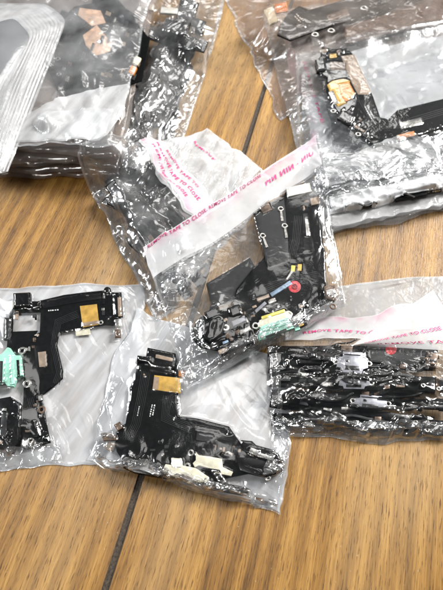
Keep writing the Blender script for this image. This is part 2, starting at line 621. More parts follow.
class Flex:
    """one phone charging flex; shapes are given by photograph pixels laid on the plane at height h (mm)"""

    def __init__(self, label, u, v, h, group=None, name='flex_cable', bend=0.0, seed=0, slope=(0, 0)):
        self.h = h * MM
        p = P(u, v, self.h)
        self.root = thing(name, label, 'charging flex', p, group)
        r = random.Random(seed)
        a, b, c, d = [r.uniform(0, 6.28) for _ in range(4)]
        cx, cy = p[0], p[1]

        def zf(x, y):
            return (bend * MM * (math.sin((x - cx) * 110 + a) * 0.6 + math.sin((y - cy) * 130 + (x - cx) * 50 + b) * 0.6 + 0.9)
                    + slope[0] * (x - cx) + slope[1] * (y - cy))
        self.zf = zf

    def xy(self, pts, dh=0.0):
        return [P(u, v, self.h + dh * MM)[:2] for u, v in pts]

    def piece(self, name, pts, dh, th, mat, bevel=0.12, sub=0.0, parent=None, hm=True):
        return solid(name, self.xy(pts, dh), self.h + dh * MM, th * MM, M[mat], parent or self.root, bevel * MM, sub * MM,
                     self.zf, hm)

    def board(self, pts, dh=0.0, th=0.35, mat='black', name='flex_board'):
        return self.piece(name, pts, dh, th, mat, 0.06, 4.0)

    def rect(self, name, u, v, lu, lv, deg, dh, th, mat, bevel=0.15, parent=None):
        a = math.radians(deg); c, s = math.cos(a), math.sin(a)
        pts = [(u + c * x - s * y, v + s * x + c * y) for x, y in
               ((-lu / 2, -lv / 2), (lu / 2, -lv / 2), (lu / 2, lv / 2), (-lu / 2, lv / 2))]
        return self.piece(name, pts, dh, th, mat, bevel, 0, parent)

    def ring(self, u, v, r=3.0, dh=0.5, mat='silver', hole=0.45, name='eyelet', parent=None, tab=None):
        """a metal screw eyelet: a rounded washer, with an optional soldered tab"""
        c = P(u, v, self.h + dh * MM)
        R = np.linalg.norm(P(u + r, v, self.h + dh * MM) - c)
        bm = bmesh.new()
        n, k = 20, 8
        r0, rt = R * (1 + hole) / 2, R * (1 - hole) / 2
        z0 = c[2] + self.zf(c[0], c[1]) + rt * 0.7
        rows = []
        for i in range(n):
            a = 2 * math.pi * i / n
            rows.append([bm.verts.new((c[0] + math.cos(a) * (r0 + rt * math.cos(b)), c[1] + math.sin(a) * (r0 + rt * math.cos(b)),
                                       z0 + rt * 0.7 * math.sin(b))) for b in [2 * math.pi * j / k for j in range(k)]])
        for i in range(n):
            for j in range(k):
                bm.faces.new((rows[i][j], rows[(i + 1) % n][j], rows[(i + 1) % n][(j + 1) % k], rows[i][(j + 1) % k]))
        if tab:
            t = P(tab[0], tab[1], self.h + dh * MM)
            d = (t - c)[:2]; L = np.linalg.norm(d); d = d / L
            nrm = np.array([-d[1], d[0]]) * R * 0.42
            st = c[:2] + d * R * 0.8
            en = c[:2] + d * L
            for zz in (z0 - rt * 0.3,):
                lo = [bm.verts.new((*q, zz)) for q in (st - nrm * .7, en - nrm, en + nrm, st + nrm * .7)]
                hi = [bm.verts.new((*q, zz + rt * 0.7)) for q in (st - nrm * .7, en - nrm, en + nrm, st + nrm * .7)]
                bm.faces.new(hi)
                for q in range(4):
                    bm.faces.new((lo[q], lo[(q + 1) % 4], hi[(q + 1) % 4], hi[q]))
        bmesh.ops.recalc_face_normals(bm, faces=bm.faces[:])
        for v_ in bm.verts:
            v_.co -= self.root.location
        me = bpy.data.meshes.new(name)
        bm.to_mesh(me); bm.free()
        for p_ in me.polygons:
            p_.use_smooth = True
        me.set_sharp_from_angle(angle=math.radians(40))
        return link(name, me, self.root, M[mat])

    def disc(self, name, u, v, r, dh, th, mat):
        return self.piece(name, [(u + r * math.cos(a), v + r * 0.95 * math.sin(a)) for a in
                                 [2 * math.pi * i / 24 for i in range(24)]], dh, th, mat, 0.1)

    def scatter(self, poly, n, seed, dh=0.45, deg=0, mats=('black_glossy', 'black_glossy', 'charcoal', 'silver', 'brown', 'tan'), big=1.0):
        """small surface-mounted pieces within an outline"""
        r = random.Random(seed)
        us = [p[0] for p in poly]; vs = [p[1] for p in poly]
        k = 0
        for _ in range(n * 30):
            if k >= n:
                break
            u, v = r.uniform(min(us), max(us)), r.uniform(min(vs), max(vs))
            ins = False
            for (x1, y1), (x2, y2) in zip(poly, poly[1:] + poly[:1]):
                if (y1 > v) != (y2 > v) and u < (x2 - x1) * (v - y1) / (y2 - y1) + x1:
                    ins = not ins
            if not ins:
                continue
            k += 1
            self.rect('component', u, v, r.uniform(1.6, 5.5) * big, r.uniform(1.2, 3.0) * big, deg + r.choice([0, 90]) + r.uniform(-3, 3), dh, r.uniform(.25, .8), r.choice(mats), 0.06)

    def ribbon(self, name, pts, width, dh, th, mat, parent=None):
        """a narrow strip along a pixel path"""
        q = [np.array(p, float) for p in pts]
        for _ in range(2):
            n_ = [q[0]]
            for a, b in zip(q, q[1:]):
                n_ += [a * .75 + b * .25, a * .25 + b * .75]
            q = n_ + [q[-1]]
        L_, R_ = [], []
        for k in range(len(q)):
            d = q[min(k + 1, len(q) - 1)] - q[max(k - 1, 0)]
            d = d / (np.linalg.norm(d) + 1e-9)
            nn = np.array([-d[1], d[0]]) * width / 2
            L_.append(tuple(q[k] + nn)); R_.append(tuple(q[k] - nn))
        return self.piece(name, L_ + R_[::-1], dh, th, mat, 0.05, 0, parent)

    def traces(self, path, n, gap, dh, wid=0.5, mat='charcoal'):
        """parallel conductor tracks pressed through the cover film: one mesh"""
        q = [np.array(p, float) for p in path]
        bm = bmesh.new()
        for t in range(n):
            o = (t - (n - 1) / 2) * gap
            prev = None
            for k in range(len(q)):
                d = q[min(k + 1, len(q) - 1)] - q[max(k - 1, 0)]
                d = d / (np.linalg.norm(d) + 1e-9)
                nn = np.array([-d[1], d[0]])
                c = []
                for e in (o - wid / 2, o + wid / 2):
                    p = P(*(q[k] + nn * e), self.h + dh * MM)
                    c.append(bm.verts.new((p[0], p[1], p[2] + self.zf(p[0], p[1]))))
                if prev:
                    bm.faces.new((prev[0], prev[1], c[1], c[0]))
                prev = c
        bmesh.ops.recalc_face_normals(bm, faces=bm.faces[:])
        for v_ in bm.verts:
            v_.co -= self.root.location
        me = bpy.data.meshes.new('conductor_tracks')
        bm.to_mesh(me); bm.free()
        return link('conductor_tracks', me, self.root, M[mat])

    def marks(self, u0, v0, u1, v1, dh, seed, wid=1.6, n=7, rows=2, name='printed_marks'):
        """rows of tiny white printed ticks, unreadable at this size"""
        r = random.Random(seed)
        bm = bmesh.new()
        a, b = np.array([u0, v0], float), np.array([u1, v1], float)
        d = (b - a); L = np.linalg.norm(d); d /= L; nn = np.array([-d[1], d[0]])
        for row in range(rows):
            t = r.uniform(0, .1) * L
            while t < L * r.uniform(.8, 1.0):
                l = L / n * r.uniform(.35, .75)
                o = nn * (row * wid * 1.9)
                w2 = nn * wid * 0.5 * r.uniform(.6, 1)
                q = [a + d * t + o - w2, a + d * (t + l) + o - w2, a + d * (t + l) + o + w2, a + d * t + o + w2]
                vs = []
                for uv in q:
                    p = P(uv[0], uv[1], self.h + dh * MM)
                    vs.append(bm.verts.new((p[0], p[1], p[2] + self.zf(p[0], p[1]))))
                bm.faces.new(vs)
                t += l + L / n * r.uniform(.2, .5)
        bmesh.ops.recalc_face_normals(bm, faces=bm.faces[:])
        for v_ in bm.verts:
            v_.co -= self.root.location
        me = bpy.data.meshes.new(name)
        bm.to_mesh(me); bm.free()
        return link(name, me, self.root, M['print_white'])


class Bag:
    """a clear bag: back film, crumpled front film draped over what lies inside, sealed edge, strip, print"""

    def __init__(self, label, quad, hz, group, cell=0.28, wob=1.2, seed=1, name='plastic_bag'):
        hs = hz if isinstance(hz, (list, tuple)) else [hz] * 4
        A, B, C, D = [P(q[0], q[1], k * MM) for q, k in zip(quad, hs)]
        self.seed = seed
        ls = (np.linalg.norm(B - A) + np.linalg.norm(C - D)) / 2
        lt = (np.linalg.norm(D - A) + np.linalg.norm(C - B)) / 2
        self.cell = cell * MM
        self.nx, self.ny = int(ls / self.cell) + 1, int(lt / self.cell) + 1
        s = np.linspace(0, 1, self.nx)[None, :]; t = np.linspace(0, 1, self.ny)[:, None]
        self.s, self.t = s, t
        G = [(A[i] * (1 - s) + B[i] * s) * (1 - t) + (D[i] * (1 - s) + C[i] * s) * t for i in range(3)]
        self.ls, self.lt = ls, lt
        self.plane = G[2]
        wn = max(3, ls / 0.016)
        self.X = G[0] + vnoise(self.ny, self.nx, wn, seed) * wob * MM + vnoise(self.ny, self.nx, wn * 3, seed + 7) * wob * 0.3 * MM
        self.Y = G[1] + vnoise(self.ny, self.nx, wn, seed + 1) * wob * MM + vnoise(self.ny, self.nx, wn * 3, seed + 8) * wob * 0.3 * MM
        c = (A + B + C + D) / 4
        self.root = thing(name, label, 'plastic bag', (c[0], c[1], hm_at(c[0], c[1])), group)
        self.Zb = None

    def edge_mask(self, w=3.0):
        """0 at the border, 1 further in than w mm"""
        ds = np.minimum(self.s, 1 - self.s) * self.ls
        dt = np.minimum(self.t, 1 - self.t) * self.lt
        m = np.clip(np.minimum(ds, dt) / (w * MM), 0, 1)
        return m * m * (3 - 2 * m)

    def back(self, mat='film_back', lift=0.15, stiff=0.0):
        z = hm_sample(self.X, self.Y)
        z = np.maximum(blur(maxf(z, 3), 6), z) + lift * MM
        if stiff:
            z = np.maximum(z, self.plane * stiff)
        self.Zb = z
        k = 4
        grid_mesh('back_film', self.X[::k, ::k], self.Y[::k, ::k], z[::k, ::k], M[mat], self.root)

    def front(self, crumples, mat='film', tent=6, clear=0.35, iters=5, puff=0.0, cling=0.25, fine=1.0, wm=None, zfix=None, name='front_film', hm=True):
        z0 = hm_sample(self.X, self.Y) if zfix is None else zfix
        if self.Zb is not None:
            z0 = np.maximum(z0, self.Zb)
        base = z0 + clear * MM
        kc = 0.4 * MM / self.cell
        tent = max(1, int(round(tent * kc)))
        z = maxf(base, int(round(3 * kc)))
        for k in range(iters):
            z = np.maximum(blur(z, tent), base)
        em = self.edge_mask(5.0)
        if self.Zb is not None:
            ed = self.edge_mask(1.6)
            z = z * ed + np.maximum(self.Zb + 0.12 * MM, base * 0 + self.Zb) * (1 - ed)
        z = z + puff * MM * self.edge_mask(25.0)
        cr = np.zeros_like(z)
        for i, (scale, amp, aniso, ang) in enumerate(crumples):
            if scale < 5:
                amp *= fine * 0.85
                scale *= 0.8
            f = facets(self.ny, self.nx, self.cell, scale * MM, amp * MM, self.seed * 31 + i, aniso, math.radians(ang), 1)
            mod = np.clip(0.55 + 0.75 * vnoise(self.ny, self.nx, 7, self.seed * 17 + i), 0.04, 2.0)
            if scale < 5:
                mod = mod + 0.7 * (1 - self.edge_mask(9.0))
                if wm is not None:
                    mod = mod * wm(self.s, self.t)
            elif wm is not None:
                mod = mod * (0.25 + 0.75 * np.clip(wm(self.s, self.t), 0, 1))
            cr += f * mod
        zz = z + cr * (0.35 + 0.65 * em)
        floor_ = base - clear * MM * 0.6
        zz = np.where(zz < floor_, floor_ + (floor_ - zz) * cling, zz)
        zz = blur(zz, 1)
        self.Z = zz
        grid_mesh(name, self.X, self.Y, self.Z, M[mat], self.root)
        if hm:
            hm_add_grid(self.X, self.Y, self.Z)

    def over(self, name, s0, s1, t0, t1, mat, dz=0.12, axis='t', parent=None):
        """a piece lying on the front film between the given fractions of the bag"""
        i0, i1 = int(s0 * (self.nx - 1)), int(s1 * (self.nx - 1)) + 1
        j0, j1 = int(t0 * (self.ny - 1)), int(t1 * (self.ny - 1)) + 1
        X, Y, Z = (a[j0:j1, i0:i1] for a in (self.X, self.Y, self.Z))
        ny, nx = X.shape
        a = np.linspace(0, 1, nx)[None, :].repeat(ny, 0); b = np.linspace(0, 1, ny)[:, None].repeat(nx, 1)
        uv = np.stack([a, b] if axis == 't' else [b, a], -1)
        return grid_mesh(name, X, Y, Z + dz * MM, M[mat], parent or self.root, uv)

    def rim(self, s0, s1, t0, t1, seed, amp=0.5, mat='film_rim', scale=1.8, aniso=2.8, ang=30, name='gathered_hem', lift=0.35):
        """a second, tightly gathered layer of the same film along an edge"""
        i0, i1 = int(s0 * (self.nx - 1)), int(s1 * (self.nx - 1)) + 1
        j0, j1 = int(t0 * (self.ny - 1)), int(t1 * (self.ny - 1)) + 1
        X, Y, Z = (a[j0:j1, i0:i1] for a in (self.X, self.Y, self.Z))
        ny, nx = X.shape
        amp *= 0.8
        f = facets(ny, nx, self.cell, scale * MM, amp * MM, seed, aniso, math.radians(ang), 1)
        f = f + facets(ny, nx, self.cell, scale * 1.6 * MM, amp * 1.2 * MM, seed + 1, aniso, math.radians(ang + 70), 1)
        f = np.where(f < -lift * MM, -lift * MM * 1.0 + (-lift * MM - f) * 0.3, f)
        jag = vnoise(ny, nx, max(6, nx * self.cell / 0.004), seed + 2) * 0.7 * MM
        return grid_mesh(name, X + jag, Y + jag.T[:ny, :nx] if ny == nx else Y + jag * 0.8, Z + lift * MM + f, M[mat], self.root)

    def patch(self, name, pts, h, mat, dz=0.15):
        """a piece of film with any outline (photograph pixels at height h mm) lying on what is there"""
        bm = bmesh.new()
        q = [P(u, v, h * MM) for u, v in pts]
        bm.faces.new([bm.verts.new((p[0], p[1], 0)) for p in q])
        xs = [p[0] for p in q]; ys = [p[1] for p in q]
        for ax, lo, hi in ((0, min(xs), max(xs)), (1, min(ys), max(ys))):
            k = lo + 0.0012
            while k < hi:
                bmesh.ops.bisect_plane(bm, geom=bm.verts[:] + bm.edges[:] + bm.faces[:], plane_co=(k, 0, 0) if ax == 0 else (0, k, 0), plane_no=(1, 0, 0) if ax == 0 else (0, 1, 0))
                k += 0.0012
        for v_ in bm.verts:
            v_.co.z = hm_at(v_.co.x, v_.co.y, 1) + dz * MM
            v_.co -= self.root.location
        bmesh.ops.recalc_face_normals(bm, faces=bm.faces[:])
        me = bpy.data.meshes.new(name)
        bm.to_mesh(me); bm.free()
        for p_ in me.polygons:
            p_.use_smooth = True
        return link(name, me, self.root, M[mat])

    def seam(self, wmm=1.1, sides='LRB', mat='seam', dz=0.08):
        """heat-sealed border: one ribbon mesh along the given sides"""
        V, F = [], []
        k = max(2, int(wmm * MM / self.cell))
        for sd in sides:
            if sd == 'L': sl = (slice(None), slice(0, k + 1))
            if sd == 'R': sl = (slice(None), slice(self.nx - k - 1, self.nx))
            if sd == 'T': sl = (slice(0, k + 1), slice(k, self.nx - k))
            if sd == 'B': sl = (slice(self.ny - k - 1, self.ny), slice(k, self.nx - k))
            X, Y, Z = self.X[sl], self.Y[sl], self.Z[sl] + dz * MM
            o = len(V)
            ny, nx = X.shape
            V += (np.stack([X, Y, Z], -1).reshape(-1, 3) - np.array(self.root.location)).tolist()
            for j in range(ny - 1):
                for i in range(nx - 1):
                    F.append((o + j * nx + i, o + j * nx + i + 1, o + (j + 1) * nx + i + 1, o + (j + 1) * nx + i))
        me = bpy.data.meshes.new('sealed_edge')
        me.from_pydata(V, [], F)
        for p_ in me.polygons:
            p_.use_smooth = True
        me.update()
        return link('sealed_edge', me, self.root, M[mat])

    def at(self, s, t):
        fx, fy = np.clip(s, 0, 1) * (self.nx - 1), np.clip(t, 0, 1) * (self.ny - 1)
        x0, y0 = np.minimum(fx.astype(int), self.nx - 2), np.minimum(fy.astype(int), self.ny - 2)
        ax, ay = fx - x0, fy - y0
        r = []
        for A in (self.X, self.Y, self.Z):
            r.append((A[y0, x0] * (1 - ax) + A[y0, x0 + 1] * ax) * (1 - ay) + (A[y0 + 1, x0] * (1 - ax) + A[y0 + 1, x0 + 1] * ax) * ay)
        return np.stack(r, -1)

    def text(self, body, s, t, along, height, mat='pink_ink', mirror=False, dz=0.22, axis='s', flip=False, parent=None, gaps=0.0, seed=0):
        """printing on the film: letters of the given height (mm), running along s (or t), fitted to the relief"""
        cu = bpy.data.curves.new('letters', 'FONT')
        cu.body = body
        cu.size = 1.0
        cu.space_character = 1.12
        cu.offset = 0.014
        to = bpy.data.objects.new('letters', cu)
        COL.objects.link(to)
        dg = bpy.context.evaluated_depsgraph_get()
        dg.update()
        ev = to.evaluated_get(dg)
        me0 = ev.to_mesh()
        bm = bmesh.new(); bm.from_mesh(me0)
        ev.to_mesh_clear()
        bpy.data.objects.remove(to)
        xs = [v_.co.x for v_ in bm.verts]
        if not xs:
            return
        w0, w1 = min(xs), max(xs)
        for i in range(1, 40):
            bmesh.ops.bisect_plane(bm, geom=bm.verts[:] + bm.edges[:] + bm.faces[:], plane_co=(w0 + (w1 - w0) * i / 40, 0, 0), plane_no=(1, 0, 0))
        if gaps:
            r = random.Random(seed)
            kill = [f for f in bm.faces if r.random() < gaps]
            bmesh.ops.delete(bm, geom=kill, context='FACES')
        bm.verts.index_update()
        q = np.array([v_.co[:] for v_ in bm.verts])
        f = (q[:, 0] - w0) / (w1 - w0)
        if mirror:
            f = 1 - f
        yy = q[:, 1] / 0.72 * height * MM
        if flip:
            f, yy = 1 - f, -yy
        if axis == 's':
            ss = s + f * along; tt = t - yy / self.lt
        else:
            ss = s + yy / self.ls; tt = t + f * along
        w3 = self.at(ss, tt)
        w3[:, 2] += dz * MM
        w3 -= np.array(self.root.location)
        for v_, c in zip(bm.verts, w3):
            v_.co = c
        bmesh.ops.recalc_face_normals(bm, faces=bm.faces[:])
        me = bpy.data.meshes.new('printed_text')
        bm.to_mesh(me); bm.free()
        return link('printed_text', me, parent or self.root, M[mat])


# ------------------------------------------------------------------ floor
def build_floor():
    p0, p1 = P(105, 590), P(262, 96)
    d = (p1 - p0)[:2]; d /= np.linalg.norm(d)
    ang = math.atan2(d[1], d[0])
    o = bpy.data.objects.new('floor', None)
    me = bpy.data.meshes.new('floor')
    root = Vector((p0[0], p0[1], 0))
    PW = 0.21      # plank width
    gw, gd = 0.0013, 0.0010
    ys = []
    for k in range(-12, 13):
        y = k * PW
        ys += [(y - gw, 0), (y - gw * .7, -gd), (y + gw * .7, -gd), (y + gw, 0)]
    V, F, MI = [], [], []
    for y, z in ys:
        V += [(-2.5, y, z), (2.5, y, z)]
    for i in range(len(ys) - 1):
        F.append((2 * i, 2 * i + 1, 2 * i + 3, 2 * i + 2))
        MI.append(0 if i % 4 == 3 else 1)
    me.from_pydata(V, [], F)
    me.materials.append(M['wood']); me.materials.append(M['groove'])
    me.polygons.foreach_set('material_index', MI)
    me.update()
    fo = link('floor', me)
    fo.location = root
    fo.rotation_euler = (0, 0, ang)
    fo['kind'] = 'structure'


build_floor()

G_STACKL = 'bags piled in the upper left'
G_STACKR = 'bags piled in the upper right'
G_FLEX = 'phone charging flexes inside the bags'
G_BAG = 'clear bags with a single flex or bundle'


# a narrow flex seen edge-on inside the bundles
def bundle_flex(label, u, v, length, deg, h, seed, wide=11.0, conn='lavender', conn_t=0.1, extras=6):
    r = random.Random(seed)
    wide *= 1.25
    f = Flex(label, u, v, h, G_FLEX, bend=0.9, seed=seed, slope=(r.uniform(-.03, .03), r.uniform(-.12, .12)))
    a = math.radians(deg); c, s = math.cos(a), math.sin(a)

    def T(x, y):
        return (u + c * x - s * y, v + s * x + c * y)
    n = 9
    up, dn = [], []
    for i in range(n):
        x = -length / 2 + length * i / (n - 1)
        st = wide * r.choice([0.5, 0.5, 0.42, 0.28])
        up += [T(x - length / n * .47, -st), T(x + length / n * .47, -st)]
        st = wide * r.choice([0.5, 0.46, 0.36, 0.25])
        dn += [T(x - length / n * .47, st), T(x + length / n * .47, st)]
    f.board(up + dn[::-1], 0, 0.4)
    # folded second layer
    x0 = length * r.uniform(-.45, -.2); x1 = length * r.uniform(.15, .45)
    f.board([T(x0, -wide * .28), T(x1, -wide * .34), T(x1 + 3, wide * .1), T(x0 - 2, wide * .18)], 0.8, 0.3, 'black_glossy', 'folded_tail')
    xc = length * conn_t
    if conn:
        w_ = wide / 14.0
        cw = length * .066
        f.piece('connector', [T(xc + x, y * w_) for x, y in ((-cw, -6), (cw, -6), (cw, -3), (cw + 5, -2.5), (cw + 6, 3), (cw + 1, 4), (cw, 6.5), (-cw, 6.5), (-cw - 1, 4), (-cw - 6, 3.5), (-cw - 5, -2), (-cw, -3))], 1.4, 0.7, conn, 0.06)
        f.rect('socket_slot', *T(xc, 3.2 * w_), cw * 1.5, 2.6 * w_, deg, 2.12, 0.1, 'black_glossy', 0.03)
        f.rect('connector_lip', *T(xc, -5.0 * w_), cw * 1.7, 1.2, deg, 2.1, 0.45, conn, 0.05)
        f.rect('latch', *T(xc - cw * .5, -1.5), 3.2, 2.2, deg, 2.1, 0.2, 'black_glossy', 0.03)
        f.ring(*T(xc - cw - 7, 0.5), 3.2, 1.5)
        f.ring(*T(xc + cw + 7, 0.5), 3.2, 1.5)
    for k in range(extras):
        x = (k + r.uniform(.1, .9)) / extras * length - length / 2
        if conn and abs(x - xc) < length * .14:
            continue
        m_ = r.choice(['black_glossy', 'black_glossy', 'black_glossy', 'black_glossy', 'charcoal', 'charcoal', 'silver', 'brown'])
        f.rect('component', *T(x, r.uniform(-.35, .35) * wide), r.uniform(4, 12), r.uniform(2.4, 5.5), deg + r.uniform(-14, 14), r.uniform(.4, 1.2), r.uniform(.5, 1.6), m_, 0.12)
    for k in range(6):
        x = r.uniform(-.5, .3) * length
        l = r.uniform(.15, .35) * length
        y = r.uniform(-.5, .5) * wide
        f.ribbon('side_strip', [T(x, y), T(x + l * .3, y + r.uniform(-5, 5)), T(x + l * .7, y + r.uniform(-5, 5)), T(x + l, y + r.uniform(-7, 7))], r.uniform(1.4, 3.2), r.uniform(1.0, 2.2), 0.35,
                 r.choice(['black_glossy', 'black_glossy', 'charcoal']))
    f.ring(*T(length * r.uniform(-.5, -.42), r.uniform(-3, 3)), 2.6, 1.0)
    f.ring(*T(length * r.uniform(.40, .48), r.uniform(-3, 3)), 2.4, 1.0)
    return f


# ------------------------------------------------------------------ upper left pile
def pouch_stack(quad, hz, n, thick, labels, group, mats, jit, seed, crumple, contents=None, grow=(0, 0)):
    """thin pouches lying flat on one another; returns the topmost"""
    rng = random.Random(seed)
    bag = None
    for k in range(n):
        q = [(u + rng.uniform(-jit, jit) + grow[0] * (n - 1 - k) * (1 if i in (1, 2) else -1),
              v + rng.uniform(-jit, jit) + grow[1] * (n - 1 - k) * (1 if i in (2, 3) else -1)) for i, (u, v) in enumerate(quad)]
        bag = Bag(labels[k], q, hz, group, cell=0.36 if k == n - 1 else 0.8, seed=seed + k, wob=1.8)
        base = (0.2 + k * thick) * MM
        em = bag.edge_mask(3.2)
        prof = np.sqrt(np.clip(1 - (1 - em) ** 2, 0, 1))
        mid = base + thick * MM * 0.5
        bag.root.location.z = base
        bag.Zlow = mid - prof * thick * 0.48 * MM
        if contents and contents[k]:
            contents[k](base + 0.5 * MM)
        kk = 2
        grid_mesh('back_film', bag.X[::kk, ::kk], bag.Y[::kk, ::kk], bag.Zlow[::kk, ::kk], M['film_back'], bag.root)
        top = mid + prof * thick * 0.48 * MM
        if k < n - 1:
            cr = facets(bag.ny, bag.nx, bag.cell, 9 * MM, 0.35 * MM, seed + k * 5, 1.5, 0.3, 1)
            bag.Z = top + cr * em
            grid_mesh('front_film', bag.X, bag.Y, bag.Z, M[mats[k]], bag.root)
            hm_add_grid(bag.X, bag.Y, bag.Z)
        else:
            bag.top = top
    return bag


def left_pile():
    # black bundle bag beside the stack
    b = Bag('crinkled bag of black flexes right of the stack with fanned flaps', [(95, -25), (232, -25), (174, 178), (108, 190)], [4, 3, 1, 1], G_STACKL, seed=11, wob=2.2)
    b.back()
    defs = [('glossy black flex standing nearest the wood at the pile\'s right side', 169, 72, 120, 109, 2.5, None),
            ('black flex in the crinkled bag beside the folded stack corner', 150, 120, 105, 112, 3.5, None),
            ('black flex with two off-white connectors at the top edge of the pile', 160, 35, 90, 20, 9, None),
            ('long black flex along the outer edge of the crinkled upper left bag', 178, 88, 120, 107, 1.2, None),
            ('black flex buried at the lower end of the crinkled upper left bag', 140, 140, 90, 112, 2.0, None),
            ('black flex under silvery crinkles behind the stack corner', 140, 95, 110, 118, 7, None)]
    for i, (lab, u, v, ln, dg, h, cn) in enumerate(defs):
        f = bundle_flex(lab, u, v, ln, dg, h, 40 + i, 15, cn, 0.1, 4)
        if 'off-white' in lab:
            for (x, y) in ((145, 5), (169, 9)):
                f.rect('connector', x, y, 17, 8, 4, 3.0, 1.2, 'white', 0.3)
            f.rect('module', 177, 31, 26, 14, 14, 2.6, 2.0, 'black_glossy', 0.4)
    b.front([(9, 1.1, 2.4, 112), (2.6, 0.42, 5.0, 105), (2.2, 0.26, 4, 60), (2.0, 0.2, 3, 150)], 'film_half', tent=4, iters=3, puff=1.0)
    b.rim(0.1, 0.95, 0.82, 0.995, 501, 0.5, ang=100)
    b.seam(1.2, 'LRB')
    # stack of flat bags
    quad = [(-40, -40), (158, -40), (116, 152), (-40, 150)]
    H = 20
    n = 6
    labs = ['bottom bag of the flat stack in the upper left, on the wood',
            'second bag from the bottom of the flat upper left stack',
            'third bag from the bottom of the flat upper left stack',
            'third bag from the top of the flat upper left stack',
            'bag just under the top one of the flat upper left stack',
            'top bag of the upper left stack with frosted front over a copper pad flex']

    def make_board(k):
        def fn(z):
            f = Flex(['dark flex in the bottom bag of the upper left stack', 'dark flex in the second lowest bag of the upper left stack',
                      'dark flex in the third lowest bag of the upper left stack', 'dark flex in the third highest bag of the upper left stack',
                      'dark flex in the second highest bag of the upper left stack'][k], 50, 90, z / MM, G_FLEX, seed=k)
            f.board([(-35, 20), (30, 10), (120, 30), (108, 138 + k), (60, 146), (-30, 143)], 0.2, 1.6, ['tan', 'brown', 'tan', 'brown', 'tan'][k])
            f.rect('component', 60 + k * 9, 138, 22, 9, 3, 1.9, .6, 'brown')
        return fn
    bag = pouch_stack(quad, H, n, 3.5, labs, G_STACKL, ['film_wood_cast', 'film_wood_cast', 'film_wood_cast', 'film_wood_cast', 'film_wood_cast', 'film_hazy'], 4.5, 60, None,
                      [make_board(0), make_board(1), make_board(2), make_board(3), make_board(4), None])
    # the flex in the top bag
    f = Flex('flex with square copper pads under the frosted top bag, upper left', 90, 50, 18.2, G_FLEX, bend=0.3, seed=3)
    f.board([(52, 28), (75, 8), (118, 0), (150, 40), (142, 82), (112, 92), (60, 96), (48, 70)], 0, 0.5, 'black')
    f.scatter([(60, 30), (120, 10), (144, 44), (136, 80), (62, 90)], 26, 77, 0.55, 20, big=1.5)
    f.traces([(66, 88), (76, 62), (120, 66), (134, 50)], 6, 1.8, 0.54)
    f.piece('copper_pad', [(83, 36), (97, 26), (112, 44), (110, 52), (96, 57), (86, 46)], 0.55, 0.3, 'copper')
    f.piece('copper_pad', [(80, 9), (101, 12), (106, 24), (92, 27), (78, 16)], 0.55, 0.3, 'copper')
    f.rect('component', 137, 62, 6, 8, 25, 0.55, 1, 'cream')
    f.rect('component', 133, 72, 6, 8, 25, 0.55, 1.2, 'orange')
    f.rect('module', 72, 22, 26, 10, 25, 0.55, 1.4, 'black_glossy', 0.3)
    f.piece('folded_tail', [(96, -8), (140, 18), (136, 26), (92, 4)], 0.6, 0.5, 'black_glossy', 0.2)
    f.ring(58, 60, 3, 0.6); f.ring(59, 75, 2.6, 0.6); f.ring(126, 78, 2.6, 0.6)
    z0 = np.maximum(bag.top, np.where(bag.edge_mask(4) > .4, hm_sample(bag.X, bag.Y), 0))
    bag.front([(9, 1.5, 1.5, 20), (5.5, 0.8, 1.6, 80), (2.6, 0.22, 4, 10)], 'film_swirl', tent=4, clear=0.3, iters=3, zfix=z0)
    bag.patch('folded_inner_film', [(-20, 144), (10, 132), (26, 117), (48, 105), (70, 97), (100, 90), (130, 85), (124, 112), (108, 136), (100, 142), (60, 143)], 20.5, 'frost', 0.15)
    bag.patch('folded_inner_film', [(-20, 143), (20, 136), (44, 122), (60, 114), (84, 110), (114, 111), (106, 135), (98, 141), (60, 142)], 20.5, 'frost', 0.3)
    bag.seam(1.2, 'RB')
    return bag


left_pile()


